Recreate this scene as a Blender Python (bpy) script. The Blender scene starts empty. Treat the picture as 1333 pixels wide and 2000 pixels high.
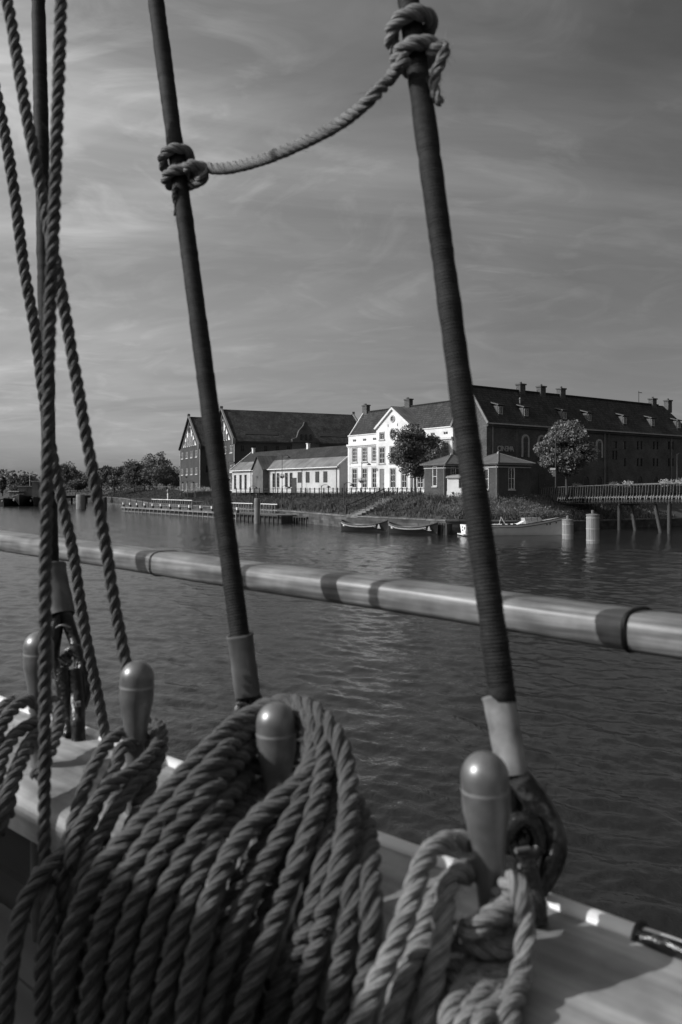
import bpy, math, random
import numpy as np
from mathutils import Vector, Matrix

R = math.radians
sc = bpy.context.scene
random.seed(7)
rng = np.random.default_rng(7)

# ---------------------------------------------------------------- camera, sky, sun, exposure
F = 1556.0            # focal length in photograph pixels (28 mm on 24 x 36 mm)
CX, HY = 666.5, 955.0  # principal column, horizon row
CZ = 4.3              # eye height over the water
cam_d = bpy.data.cameras.new('camera')
cam = bpy.data.objects.new('camera', cam_d)
sc.collection.objects.link(cam)
cam.location = (0, 0, CZ)
cam.rotation_euler = (R(90), 0, 0)
cam_d.sensor_fit = 'VERTICAL'
cam_d.sensor_height = 36.0
cam_d.sensor_width = 24.0
cam_d.lens = F / 2000.0 * 36.0
cam_d.shift_y = -(1000 - HY) / 2000.0
cam_d.clip_start = 0.02
cam_d.clip_end = 12000
cam_d.dof.use_dof = True
cam_d.dof.focus_distance = 11.0
cam_d.dof.aperture_fstop = 7.0
cam_d.dof.aperture_blades = 9
sc.camera = cam

SUN_AZ = Vector((-0.975, -0.22, 0)).normalized()
SUN_EL = R(31)
sdir = Vector((SUN_AZ.x * math.cos(SUN_EL), SUN_AZ.y * math.cos(SUN_EL), math.sin(SUN_EL)))
world = bpy.data.worlds.new('World')
sc.world = world
world.use_nodes = True
wn, wl = world.node_tree.nodes, world.node_tree.links
wn.clear()
w_out = wn.new('ShaderNodeOutputWorld')
w_bg = wn.new('ShaderNodeBackground')
w_bg.inputs['Strength'].default_value = 0.125
wl.new(w_bg.outputs[0], w_out.inputs[0])
sky = wn.new('ShaderNodeTexSky')
sky.sky_type = 'NISHITA'
sky.sun_disc = False
sky.sun_elevation = SUN_EL
sky.sun_rotation = math.atan2(SUN_AZ.x, SUN_AZ.y)
sky.air_density = 1.0
sky.dust_density = 2.5
sky.ozone_density = 1.0
# black-and-white film behind an orange filter: red and a little green of the sky, as grey
sep = wn.new('ShaderNodeSeparateColor')
wl.new(sky.outputs[0], sep.inputs[0])
def wmath(op, a, b=None, c=None, clamp=False):
    n = wn.new('ShaderNodeMath'); n.operation = op; n.use_clamp = clamp
    for i, v in enumerate((a, b, c)):
        if v is None: continue
        if isinstance(v, (int, float)): n.inputs[i].default_value = v
        else: wl.new(v, n.inputs[i])
    return n.outputs[0]
grey = wmath('ADD', wmath('MULTIPLY', sep.outputs[0], 0.60), wmath('MULTIPLY', sep.outputs[1], 0.25))
# thin high cloud laid on a plane overhead
tc = wn.new('ShaderNodeTexCoord')
sx = wn.new('ShaderNodeSeparateXYZ'); wl.new(tc.outputs['Generated'], sx.inputs[0])
zz = wmath('MAXIMUM', wmath('ADD', sx.outputs[2], 0.22), 0.05)
u = wmath('DIVIDE', sx.outputs[0], zz); v = wmath('DIVIDE', sx.outputs[1], zz)
cmb = wn.new('ShaderNodeCombineXYZ'); wl.new(u, cmb.inputs[0]); wl.new(v, cmb.inputs[1])
def cloud(scale, rot, sxy, lo, hi, detail=7, dist=1.2):
    mp = wn.new('ShaderNodeMapping'); mp.inputs['Rotation'].default_value = (0, 0, R(rot))
    mp.inputs['Scale'].default_value = (sxy[0], sxy[1], 1)
    wl.new(cmb.outputs[0], mp.inputs[0])
    no = wn.new('ShaderNodeTexNoise'); no.inputs['Scale'].default_value = scale
    no.inputs['Detail'].default_value = detail; no.inputs['Roughness'].default_value = 0.56
    no.inputs['Distortion'].default_value = dist
    wl.new(mp.outputs[0], no.inputs[0])
    mr = wn.new('ShaderNodeMapRange'); mr.inputs[1].default_value = lo; mr.inputs[2].default_value = hi
    wl.new(no.outputs[0], mr.inputs[0])
    return mr.outputs[0]
c1 = cloud(0.62, -35, (0.55, 1.0), 0.40, 0.82, 9, 1.4)
c2 = cloud(1.5, 50, (0.5, 1.2), 0.42, 0.88, 10, 2.2)
c3 = cloud(3.4, 15, (0.75, 1.1), 0.50, 0.85, 10, 2.8)
patch = cloud(0.40, 20, (1, 1), 0.34, 0.60, 3, 0.3)
leftw = wn.new('ShaderNodeMapRange'); leftw.inputs[1].default_value = 0.30; leftw.inputs[2].default_value = -0.35
wl.new(sx.outputs[0], leftw.inputs[0])
cl = wmath('MULTIPLY', wmath('ADD', wmath('MULTIPLY', c1, 0.7), wmath('ADD', wmath('MULTIPLY', c2, 0.30), wmath('MULTIPLY', c3, 0.30))), patch)
cl = wmath('MULTIPLY', cl, wmath('ADD', wmath('MULTIPLY', leftw.outputs[0], 0.8), 0.25))
# thin veil of high cloud that thickens towards the sun's side
veil = wn.new('ShaderNodeMapRange'); veil.inputs[1].default_value = 0.45; veil.inputs[2].default_value = -0.55
veil.inputs[3].default_value = 0.60; veil.inputs[4].default_value = 0.92
wl.new(sx.outputs[0], veil.inputs[0])
hi = wn.new('ShaderNodeMapRange'); hi.inputs[1].default_value = 0.02; hi.inputs[2].default_value = 0.42
hi.inputs[3].default_value = 0.35; hi.inputs[4].default_value = 1.25
wl.new(sx.outputs[2], hi.inputs[0])
cl = wmath('MULTIPLY', wmath('ADD', cl, wmath('MULTIPLY', leftw.outputs[0], 0.105)), hi.outputs[0])
skyg = wmath('ADD', wmath('MULTIPLY', grey, veil.outputs[0]), wmath('MULTIPLY', cl, 8.5))
cc = wn.new('ShaderNodeCombineColor')
for i in range(3): wl.new(skyg, cc.inputs[i])
wl.new(cc.outputs[0], w_bg.inputs['Color'])

sun_d = bpy.data.lights.new('sun', 'SUN')
sun = bpy.data.objects.new('sun', sun_d)
sc.collection.objects.link(sun)
sun_d.energy = 3.6
sun_d.angle = R(0.55)
sun_d.color = (1, 1, 1)   # the photograph is black and white
sun.rotation_euler = sdir.to_track_quat('Z', 'Y').to_euler()
sun.location = (0, 0, 60)

sc.view_settings.view_transform = 'Standard'
sc.view_settings.look = 'None'
sc.view_settings.exposure = 0.0
sc.view_settings.gamma = 1.0
sc.view_settings.use_curve_mapping = False
sc.cycles.max_bounces = 6
sc.cycles.diffuse_bounces = 3
sc.cycles.glossy_bounces = 3
sc.cycles.use_denoising = True

# ---------------------------------------------------------------- helpers
def at(px, py, Y):
    """photograph column, row and distance -> point in the place"""
    return Vector(((px - CX) / F * Y, Y, CZ - (py - HY) / F * Y))
def zat(py, Y): return CZ - (py - HY) / F * Y
def along(px, P, d):
    """where the sight line of a column crosses the ground line P + t d"""
    k = (px - CX) / F
    return (k * P[1] - P[0]) / (d[0] - k * d[1])

def link(o): sc.collection.objects.link(o); return o
def tag(o, label=None, cat=None, group=None, kind=None):
    if label: o['label'] = label
    if cat: o['category'] = cat
    if group: o['group'] = group
    if kind: o['kind'] = kind
    return o
def empty(name, loc=(0, 0, 0), rz=0.0, label=None, cat=None, group=None, parent=None):
    o = bpy.data.objects.new(name, None); o.empty_display_size = 0.3
    o.location = loc; o.rotation_euler = (0, 0, rz)
    if parent: o.parent = parent
    link(o); return tag(o, label, cat, group)
def copy_tree(o, parent=None):
    c = o.copy(); link(c)
    if parent is not None: c.parent = parent
    for ch in list(o.children): copy_tree(ch, c)
    return c

class MB:
    """collects simple solids and links them as one mesh object"""
    def __init__(s): s.v = []; s.f = []; s.mi = []; s.uv = []; s.sm = []
    def add(s, vs, fs, mi=0, smooth=False, uvs=None):
        b = len(s.v); s.v += [tuple(p) for p in vs]
        for k, f in enumerate(fs):
            s.f.append([b + i for i in f]); s.mi.append(mi); s.sm.append(smooth)
            s.uv.append(uvs[k] if uvs else None)
        return s
    def box(s, x0, x1, y0, y1, z0, z1, mi=0):
        vs = [(x0, y0, z0), (x1, y0, z0), (x1, y1, z0), (x0, y1, z0), (x0, y0, z1), (x1, y0, z1), (x1, y1, z1), (x0, y1, z1)]
        return s.add(vs, [(3, 2, 1, 0), (4, 5, 6, 7), (0, 1, 5, 4), (1, 2, 6, 5), (2, 3, 7, 6), (3, 0, 4, 7)], mi)
    def bar(s, a, b, w, h=None, mi=0, up=(0, 0, 1)):
        a = Vector(a); b = Vector(b); h = h or w; t = (b - a).normalized(); upv = Vector(up)
        if abs(t.dot(upv)) > .98: upv = Vector((1, 0, 0))
        x = t.cross(upv).normalized() * w / 2; y = x.normalized().cross(t).normalized() * h / 2
        vs = [p + i * x + j * y for p in (a, b) for i, j in ((-1, -1), (1, -1), (1, 1), (-1, 1))]
        return s.add(vs, [(0, 1, 2, 3), (7, 6, 5, 4), (0, 4, 5, 1), (1, 5, 6, 2), (2, 6, 7, 3), (3, 7, 4, 0)], mi)
    def prism(s, pts, off, mi=0):
        """polygon pts (3D, any plane) pushed along off"""
        n = len(pts); off = Vector(off)
        vs = [Vector(p) for p in pts] + [Vector(p) + off for p in pts]
        fs = [list(range(n)), list(range(2 * n - 1, n - 1, -1))]
        fs += [(i, i + n, (i + 1) % n + n, (i + 1) % n) for i in range(n)]
        return s.add(vs, fs, mi)
    def slab(s, q, th, mi=0):
        """roof slab: q four points, eave first edge; thickness below; UV in metres"""
        q = [Vector(p) for p in q]; nrm = (q[1] - q[0]).cross(q[3] - q[0]).normalized()
        lo = [p - nrm * th for p in q]
        U = (q[1] - q[0]).normalized(); V = nrm.cross(U)
        uvt = [((p - q[0]).dot(U), (p - q[0]).dot(V)) for p in q]
        s.add(q + lo, [(0, 1, 2, 3), (7, 6, 5, 4), (0, 4, 5, 1), (1, 5, 6, 2), (2, 6, 7, 3), (3, 7, 4, 0)], mi,
              uvs=[uvt, uvt[::-1], [uvt[0]] * 4, [uvt[1]] * 4, [uvt[2]] * 4, [uvt[3]] * 4])
        return s
    def cyl(s, a, b, r0, r1=None, n=12, mi=0, caps=True, smooth=True):
        a = Vector(a); b = Vector(b); r1 = r0 if r1 is None else r1
        t = (b - a).normalized(); up = Vector((0, 0, 1)) if abs(t.z) < .9 else Vector((1, 0, 0))
        x = t.cross(up).normalized(); y = t.cross(x)
        vs = []
        for p, r in ((a, r0), (b, r1)):
            for i in range(n):
                an = 2 * math.pi * i / n; vs.append(p + x * math.cos(an) * r + y * math.sin(an) * r)
        s.add(vs, [(i, (i + 1) % n, n + (i + 1) % n, n + i) for i in range(n)], mi, smooth)
        if caps: s.add(vs, [list(range(n))[::-1], list(range(n, 2 * n))], mi)
        return s
    def lathe(s, prof, n=24, mi=0, c=(0, 0, 0), smooth=True):
        """profile [(r, z)...] about a vertical axis at c"""
        vs = []; m = len(prof)
        for r, z in prof:
            for i in range(n):
                an = 2 * math.pi * i / n; vs.append((c[0] + r * math.cos(an), c[1] + r * math.sin(an), c[2] + z))
        fs = [(k * n + i, k * n + (i + 1) % n, (k + 1) * n + (i + 1) % n, (k + 1) * n + i) for k in range(m - 1) for i in range(n)]
        s.add(vs, fs, mi, smooth)
        return s
    def tube(s, pts, r, n=8, mi=0, closed=False):
        P = np.array([tuple(p) for p in pts], float); rr = np.full(len(P), r) if np.isscalar(r) else np.array(r)
        V, Fc = tube_arrays(P, rr, n)
        s.add(V, Fc, mi, True)
        s.add(V, [list(range(n))[::-1], list(range(len(V) - n, len(V)))], mi)
        return s
    def wall(s, u0, u1, z0, z1, holes, fr, reveal=0.15, mi=0, top=None):
        """wall in local (u, z) with real openings; fr(u, d, z) -> point, d = depth into the wall; holes (u0,u1,z0,z1)"""
        us = sorted({u0, u1, *[h[0] for h in holes], *[h[1] for h in holes]})
        zs = sorted({z0, z1, *[h[2] for h in holes], *[h[3] for h in holes]})
        us = [q for q in us if u0 <= q <= u1]; zs = [q for q in zs if z0 <= q <= z1]
        for i in range(len(us) - 1):
            for j in range(len(zs) - 1):
                a, b, c, d = us[i], us[i + 1], zs[j], zs[j + 1]; um, zm = (a + b) / 2, (c + d) / 2
                if any(h[0] < um < h[1] and h[2] < zm < h[3] for h in holes): continue
                s.add([fr(a, 0, c), fr(b, 0, c), fr(b, 0, d), fr(a, 0, d)], [(0, 1, 2, 3)], mi)
        for a, b, c, d in holes:
            for (p, q) in (((a, c), (b, c)), ((b, c), (b, d)), ((b, d), (a, d)), ((a, d), (a, c))):
                s.add([fr(p[0], 0, p[1]), fr(p[0], reveal, p[1]), fr(q[0], reveal, q[1]), fr(q[0], 0, q[1])], [(0, 1, 2, 3)], mi)
        return s
    def build(s, name, mats, parent=None, loc=None, rz=None, **kw):
        me = bpy.data.meshes.new(name); me.from_pydata(s.v, [], s.f)
        mats = mats if isinstance(mats, (list, tuple)) else [mats]
        for m in mats: me.materials.append(m)
        me.polygons.foreach_set('material_index', s.mi)
        me.polygons.foreach_set('use_smooth', s.sm)
        if any(x is not None for x in s.uv):
            ul = me.uv_layers.new(name='UVMap'); k = 0
            for f, x in zip(s.f, s.uv):
                for i in range(len(f)):
                    if x: ul.data[k].uv = x[i]
                    k += 1
        me.update()
        o = bpy.data.objects.new(name, me)
        if parent is not None: o.parent = parent
        if loc is not None: o.location = loc
        if rz is not None: o.rotation_euler = (0, 0, rz)
        link(o)
        for k2, v2 in kw.items(): o[k2] = v2
        return o

def child_mesh(name, me, parent, loc=(0, 0, 0), rz=0.0):
    o = bpy.data.objects.new(name, me); o.parent = parent; o.location = loc; o.rotation_euler = (0, 0, rz)
    return link(o)

def frames(P):
    T = np.gradient(P, axis=0); T /= np.linalg.norm(T, axis=1)[:, None] + 1e-12
    N = np.zeros_like(P); up = np.array([0.0, 0, 1]) if abs(T[0, 2]) < .9 else np.array([1.0, 0, 0])
    n = np.cross(T[0], up); n /= np.linalg.norm(n); N[0] = n
    for i in range(1, len(P)):
        n = n - T[i] * n.dot(T[i]); n /= np.linalg.norm(n) + 1e-12; N[i] = n
    return T, N, np.cross(T, N)
def tube_arrays(P, rr, n, prof=None):
    T, N, B = frames(P)
    an = np.arange(n) / n * 2 * np.pi
    rad = rr[:, None] * (np.ones(n)[None, :] if prof is None else prof)
    V = P[:, None, :] + rad[..., None] * (np.cos(an)[None, :, None] * N[:, None, :] + np.sin(an)[None, :, None] * B[:, None, :])
    m = len(P); i = np.arange(m - 1)[:, None] * n; j = np.arange(n)[None, :]; j2 = (j + 1) % n
    Fc = np.stack([i + j, i + j2, i + n + j2, i + n + j], -1).reshape(-1, 4)
    return V.reshape(-1, 3), Fc.tolist()
def fast_mesh(name, V, Fq, mats, parent=None, smooth=True, uv=None, **kw):
    V = np.asarray(V, np.float32); Fq = np.asarray(Fq, np.int32)
    me = bpy.data.meshes.new(name); k = Fq.shape[1]
    me.vertices.add(len(V)); me.vertices.foreach_set('co', V.ravel())
    me.loops.add(Fq.size); me.loops.foreach_set('vertex_index', Fq.ravel())
    me.polygons.add(len(Fq)); me.polygons.foreach_set('loop_start', np.arange(len(Fq), dtype=np.int32) * k)
    me.polygons.foreach_set('loop_total', np.full(len(Fq), k, np.int32))
    me.polygons.foreach_set('use_smooth', np.full(len(Fq), smooth))
    for m in (mats if isinstance(mats, (list, tuple)) else [mats]): me.materials.append(m)
    if uv is not None:
        ul = me.uv_layers.new(name='UVMap'); ul.data.foreach_set('uv', np.asarray(uv, np.float32)[Fq.ravel()].ravel())
    me.update(calc_edges=True)
    o = bpy.data.objects.new(name, me)
    if parent is not None: o.parent = parent
    link(o)
    for a, b in kw.items(): o[a] = b
    return o
def spline(pts, step):
    """Catmull-Rom through pts, resampled evenly"""
    P = np.array([tuple(p) for p in pts], float)
    P = np.vstack([2 * P[0] - P[1], P, 2 * P[-1] - P[-2]]); out = []
    for i in range(1, len(P) - 2):
        t = np.linspace(0, 1, 24, endpoint=False)[:, None]
        p0, p1, p2, p3 = P[i - 1], P[i], P[i + 1], P[i + 2]
        out.append(.5 * ((2 * p1) + (-p0 + p2) * t + (2 * p0 - 5 * p1 + 4 * p2 - p3) * t ** 2 + (-p0 + 3 * p1 - 3 * p2 + p3) * t ** 3))
    out.append(P[-2][None]); Q = np.vstack(out)
    d = np.r_[0, np.cumsum(np.linalg.norm(np.diff(Q, axis=0), axis=1))]
    s = np.arange(0, d[-1], step)
    return np.stack([np.interp(s, d, Q[:, k]) for k in range(3)], 1)

# ---------------------------------------------------------------- materials (all grey: black-and-white film)
def mat(name, base=0.2, rough=0.7, spec=0.4, var=0.25, scale=3.0, bump=0.0, bscale=40.0, bdist=0.01, metal=0.0,
        coord='Object', stretch=(1, 1, 1), rot=(0, 0, 0), detail=6, coat=0.0, blot=0.0, blots=0.6, trans=0.0):
    m = bpy.data.materials.new(name); m.use_nodes = True
    nt = m.node_tree; N, L = nt.nodes, nt.links
    b = N['Principled BSDF']
    b.inputs['Roughness'].default_value = rough; b.inputs['Specular IOR Level'].default_value = spec
    b.inputs['Metallic'].default_value = metal
    if coat: b.inputs['Coat Weight'].default_value = coat; b.inputs['Coat Roughness'].default_value = 0.30
    tcn = N.new('ShaderNodeTexCoord'); mp = N.new('ShaderNodeMapping')
    mp.inputs['Scale'].default_value = stretch; mp.inputs['Rotation'].default_value = rot
    L.new(tcn.outputs[coord], mp.inputs[0])
    no = N.new('ShaderNodeTexNoise'); no.inputs['Scale'].default_value = scale; no.inputs['Detail'].default_value = detail
    L.new(mp.outputs[0], no.inputs[0])
    mr = N.new('ShaderNodeMapRange'); mr.inputs[1].default_value = .3; mr.inputs[2].default_value = .7
    mr.inputs[3].default_value = base * (1 - var); mr.inputs[4].default_value = base * (1 + var)
    L.new(no.outputs[0], mr.inputs[0]); out = mr.outputs[0]
    if blot:
        n2 = N.new('ShaderNodeTexNoise'); n2.inputs['Scale'].default_value = blots; n2.inputs['Detail'].default_value = 4
        L.new(tcn.outputs[coord], n2.inputs[0])
        m2 = N.new('ShaderNodeMapRange'); m2.inputs[1].default_value = .35; m2.inputs[2].default_value = .65
        m2.inputs[3].default_value = 1 - blot; m2.inputs[4].default_value = 1.0
        L.new(n2.outputs[0], m2.inputs[0])
        mu = N.new('ShaderNodeMath'); mu.operation = 'MULTIPLY'; L.new(out, mu.inputs[0]); L.new(m2.outputs[0], mu.inputs[1]); out = mu.outputs[0]
    L.new(out, b.inputs['Base Color'])
    if bump:
        n3 = N.new('ShaderNodeTexNoise'); n3.inputs['Scale'].default_value = bscale; n3.inputs['Detail'].default_value = 5
        L.new(mp.outputs[0], n3.inputs[0])
        bp = N.new('ShaderNodeBump'); bp.inputs['Strength'].default_value = bump; bp.inputs['Distance'].default_value = bdist
        L.new(n3.outputs[0], bp.inputs['Height']); L.new(bp.outputs[0], b.inputs['Normal'])
    if trans:
        # thin leaves let some light through
        tr = N.new('ShaderNodeBsdfTranslucent'); L.new(out, tr.inputs[0])
        mx = N.new('ShaderNodeMixShader'); mx.inputs[0].default_value = trans
        L.new(b.outputs[0], mx.inputs[1]); L.new(tr.outputs[0], mx.inputs[2]); L.new(mx.outputs[0], N['Material Output'].inputs[0])
    return m

def masonry(name, base, mortar, bw=0.22, bh=0.065, rough=0.9, var=0.35, uvmode=False, bump=0.4, bdist=0.01, stain=0.35, msize=0.012, offset=0.5):
    """bricks or tiles laid in metres: (x + y, z) of the object, or its UV"""
    m = bpy.data.materials.new(name); m.use_nodes = True
    nt = m.node_tree; N, L = nt.nodes, nt.links; b = N['Principled BSDF']
    b.inputs['Roughness'].default_value = rough; b.inputs['Specular IOR Level'].default_value = 0.25
    tcn = N.new('ShaderNodeTexCoord')
    if uvmode: vec = tcn.outputs['UV']
    else:
        s = N.new('ShaderNodeSeparateXYZ'); L.new(tcn.outputs['Object'], s.inputs[0])
        a = N.new('ShaderNodeMath'); L.new(s.outputs[0], a.inputs[0]); L.new(s.outputs[1], a.inputs[1])
        c = N.new('ShaderNodeCombineXYZ'); L.new(a.outputs[0], c.inputs[0]); L.new(s.outputs[2], c.inputs[1]); vec = c.outputs[0]
    br = N.new('ShaderNodeTexBrick'); br.offset = offset
    br.inputs['Scale'].default_value = 1.0; br.inputs['Brick Width'].default_value = bw; br.inputs['Row Height'].default_value = bh
    br.inputs['Mortar Size'].default_value = msize; br.inputs['Mortar Smooth'].default_value = 0.3; br.inputs['Bias'].default_value = 0.0
    lo, hi = base * (1 - var), base * (1 + var)
    br.inputs['Color1'].default_value = (lo, lo, lo, 1); br.inputs['Color2'].default_value = (hi, hi, hi, 1)
    br.inputs['Mortar'].default_value = (mortar, mortar, mortar, 1)
    L.new(vec, br.inputs[0])
    no = N.new('ShaderNodeTexNoise'); no.inputs['Scale'].default_value = 0.45; no.inputs['Detail'].default_value = 8
    no.inputs['Roughness'].default_value = .65
    L.new(tcn.outputs['Object'], no.inputs[0])
    mr = N.new('ShaderNodeMapRange'); mr.inputs[1].default_value = .3; mr.inputs[2].default_value = .7
    mr.inputs[3].default_value = 1 - stain; mr.inputs[4].default_value = 1 + stain * .5
    L.new(no.outputs[0], mr.inputs[0])
    mx = N.new('ShaderNodeMix'); mx.data_type = 'RGBA'; mx.blend_type = 'MULTIPLY'; mx.inputs[0].default_value = 1
    L.new(br.outputs[0], mx.inputs[6]); L.new(mr.outputs[0], mx.inputs[7]); L.new(mx.outputs[2], b.inputs['Base Color'])
    bp = N.new('ShaderNodeBump'); bp.inputs['Strength'].default_value = bump; bp.inputs['Distance'].default_value = bdist; bp.invert = True
    L.new(br.outputs['Fac'], bp.inputs['Height']); L.new(bp.outputs[0], b.inputs['Normal'])
    return m

def rope_mat(name, base, yarns=7, gain=1.0):
    m = bpy.data.materials.new(name); m.use_nodes = True
    nt = m.node_tree; N, L = nt.nodes, nt.links; b = N['Principled BSDF']
    b.inputs['Roughness'].default_value = 0.75; b.inputs['Specular IOR Level'].default_value = 0.35
    b.inputs['Sheen Weight'].default_value = 0.15
    tcn = N.new('ShaderNodeTexCoord'); sp = N.new('ShaderNodeSeparateXYZ'); L.new(tcn.outputs['UV'], sp.inputs[0])
    def mth(op, a, c):
        n = N.new('ShaderNodeMath'); n.operation = op
        for i, v in enumerate((a, c)):
            if isinstance(v, (int, float)): n.inputs[i].default_value = v
            else: L.new(v, n.inputs[i])
        return n.outputs[0]
    # yarns wound the other way inside each strand
    ph = mth('ADD', mth('MULTIPLY', sp.outputs[0], 2 * math.pi * yarns), mth('MULTIPLY', sp.outputs[1], -2 * math.pi * 90))
    wv = N.new('ShaderNodeMath'); wv.operation = 'SINE'; L.new(ph, wv.inputs[0])
    n1 = N.new('ShaderNodeTexNoise'); n1.inputs['Scale'].default_value = 900; n1.inputs['Detail'].default_value = 4
    L.new(tcn.outputs['Object'], n1.inputs[0])
    n2 = N.new('ShaderNodeTexNoise'); n2.inputs['Scale'].default_value = 22; n2.inputs['Detail'].default_value = 5
    L.new(tcn.outputs['Object'], n2.inputs[0])
    n4 = N.new('ShaderNodeTexNoise'); n4.inputs['Scale'].default_value = 160; n4.inputs['Detail'].default_value = 5
    L.new(tcn.outputs['Object'], n4.inputs[0])
    mr = N.new('ShaderNodeMapRange'); mr.inputs[1].default_value = .25; mr.inputs[2].default_value = .75
    mr.inputs[3].default_value = base * .45; mr.inputs[4].default_value = base * 1.5
    L.new(mth('ADD', mth('MULTIPLY', n2.outputs[0], .55), mth('MULTIPLY', n4.outputs[0], .45)), mr.inputs[0])
    L.new(mth('ADD', mr.outputs[0], mth('MULTIPLY', wv.outputs[0], base * .14)), b.inputs['Base Color'])
    h = mth('ADD', mth('MULTIPLY', wv.outputs[0], .5), mth('MULTIPLY', n1.outputs[0], 1.1))
    bp = N.new('ShaderNodeBump'); bp.inputs['Strength'].default_value = 1.0 * gain; bp.inputs['Distance'].default_value = 0.0010
    L.new(h, bp.inputs['Height']); L.new(bp.outputs[0], b.inputs['Normal'])
    return m

def patchy(name, lo, hi, scale, rough, spec=.5, thr=(.52, .60)):  # pale patches in the colour stand for glossy glints and worn paint
    m = mat(name, lo, rough, spec, var=.3, scale=40, bump=.9, bscale=70, bdist=.004)
    N, L = m.node_tree.nodes, m.node_tree.links; b = N['Principled BSDF']
    tcn = N.new('ShaderNodeTexCoord'); no = N.new('ShaderNodeTexNoise'); no.inputs['Scale'].default_value = scale; no.inputs['Detail'].default_value = 6
    L.new(tcn.outputs['Object'], no.inputs[0])
    mr = N.new('ShaderNodeMapRange'); mr.inputs[1].default_value = thr[0]; mr.inputs[2].default_value = thr[1]; mr.inputs[3].default_value = lo; mr.inputs[4].default_value = hi
    L.new(no.outputs[0], mr.inputs[0]); L.new(mr.outputs[0], b.inputs['Base Color']); return m

def water_mat():
    m = bpy.data.materials.new('harbour_water'); m.use_nodes = True
    nt = m.node_tree; N, L = nt.nodes, nt.links; b = N['Principled BSDF']
    b.inputs['Base Color'].default_value = (0.018, 0.018, 0.018, 1)
    b.inputs['Roughness'].default_value = 0.11; b.inputs['IOR'].default_value = 1.333
    tcn = N.new('ShaderNodeTexCoord')
    hs = []
    for sc_, st, rz, w, det in ((1.1, (1, .45, 1), 20, .55, 3), (3.6, (1, .5, 1), -12, .30, 4), (13, (1, .6, 1), 35, .16, 3)):
        mp = N.new('ShaderNodeMapping'); mp.inputs['Rotation'].default_value = (0, 0, R(rz)); mp.inputs['Scale'].default_value = st
        L.new(tcn.outputs['Object'], mp.inputs[0])
        no = N.new('ShaderNodeTexNoise'); no.inputs['Scale'].default_value = sc_; no.inputs['Detail'].default_value = det
        no.inputs['Distortion'].default_value = .6
        L.new(mp.outputs[0], no.inputs[0])
        mu = N.new('ShaderNodeMath'); mu.operation = 'MULTIPLY'; mu.inputs[1].default_value = w; L.new(no.outputs[0], mu.inputs[0]); hs.append(mu.outputs[0])
    a = N.new('ShaderNodeMath'); L.new(hs[0], a.inputs[0]); L.new(hs[1], a.inputs[1])
    a2 = N.new('ShaderNodeMath'); L.new(a.outputs[0], a2.inputs[0]); L.new(hs[2], a2.inputs[1])
    bp = N.new('ShaderNodeBump'); bp.inputs['Strength'].default_value = 0.55; bp.inputs['Distance'].default_value = 0.10
    L.new(a2.outputs[0], bp.inputs['Height']); L.new(bp.outputs[0], b.inputs['Normal'])
    return m

M = {}
M['brick_red'] = masonry('red_brick', 0.058, 0.085, var=.3)  # brick in its own tone, alike on every wall
M['brick_dark'] = masonry('old_dark_brick', 0.085, 0.10, var=.35, stain=.45)
M['brick_ware'] = masonry('warehouse_brick', 0.050, 0.06, var=.3)
M['tile'] = masonry('clay_roof_tiles', 0.050, 0.015, bw=.26, bh=.34, uvmode=True, rough=.65, var=.35, bump=1.0, bdist=.06, stain=.5, msize=.03, offset=0)
M['tile_old'] = masonry('weathered_roof_tiles', 0.045, 0.02, bw=.3, bh=.36, uvmode=True, rough=.7, var=.45, bump=.8, bdist=.05, stain=.8, msize=.03, offset=0)
M['slate'] = mat('slate_roof', .11, .6, var=.2, scale=1.5, blot=.3)
M['zinc'] = masonry('seamed_zinc', 0.20, 0.07, bw=.55, bh=60, uvmode=True, rough=.5, var=.15, bump=.8, bdist=.05, stain=.5, msize=.03, offset=0)
M['white'] = mat('white_plaster', .70, .8, var=.06, scale=2, blot=.26, blots=.35, bump=.1, bscale=20)
M['white2'] = mat('white_painted_boards', .50, .7, var=.06, scale=3, blot=.25, blots=.5)
M['trim'] = mat('white_trim_paint', .66, .5, var=.06, scale=6, blot=.15)
M['trimgrey'] = mat('grey_stone_trim', .32, .7, var=.15, scale=4)
M['lead'] = mat('lead_grey', .16, .6, var=.2)
M['glass'] = mat('dark_window_glass', .02, .08, .5, var=.3, scale=.8)
M['dark'] = mat('dark_painted_wood', .03, .5, var=.3)
M['iron'] = mat('dark_painted_iron', .025, .45, var=.3)
M['steel'] = mat('grey_steel', .20, .4, var=.2, metal=.6)
M['concrete'] = mat('quay_stone', .17, .85, var=.25, scale=2.5, blot=.5, bump=.4, bscale=9, bdist=.03)
M['quaywall'] = masonry('quay_brickwork', .075, .05, bw=.6, bh=.3, var=.35, stain=.7, bump=.6, bdist=.03)
M['soil'] = mat('embankment_soil', .05, .95, var=.4, scale=1.2, bump=.6, bscale=6, bdist=.06)
M['street'] = mat('street_paving', .13, .9, var=.2, scale=2)
M['grass'] = mat('grass_blades', .090, .7, var=.5, scale=.9, trans=.25, blot=.5, blots=.3)
M['shrub'] = mat('shrub_leaves', .070, .6, var=.4, scale=1.6, trans=.25)
M['leaf'] = mat('tree_leaves', .13, .5, var=.35, scale=1.2, trans=.25)
M['leaf_pale'] = mat('pale_tree_leaves', .15, .45, var=.35, scale=1.4, trans=.25)
M['leaf_far'] = mat('far_tree_leaves', .095, .6, var=.35, scale=.6, trans=.2)
M['bark'] = mat('bark', .05, .9, var=.3, scale=5)
M['timber'] = mat('weathered_timber', .18, .8, var=.35, scale=3, stretch=(1, 1, .15), blot=.3)
M['timber_dark'] = mat('wet_dark_timber', .035, .7, var=.4, scale=3, stretch=(1, 1, .15))
M['deck'] = mat('jetty_deck_boards', .13, .85, var=.3, scale=3)
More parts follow.
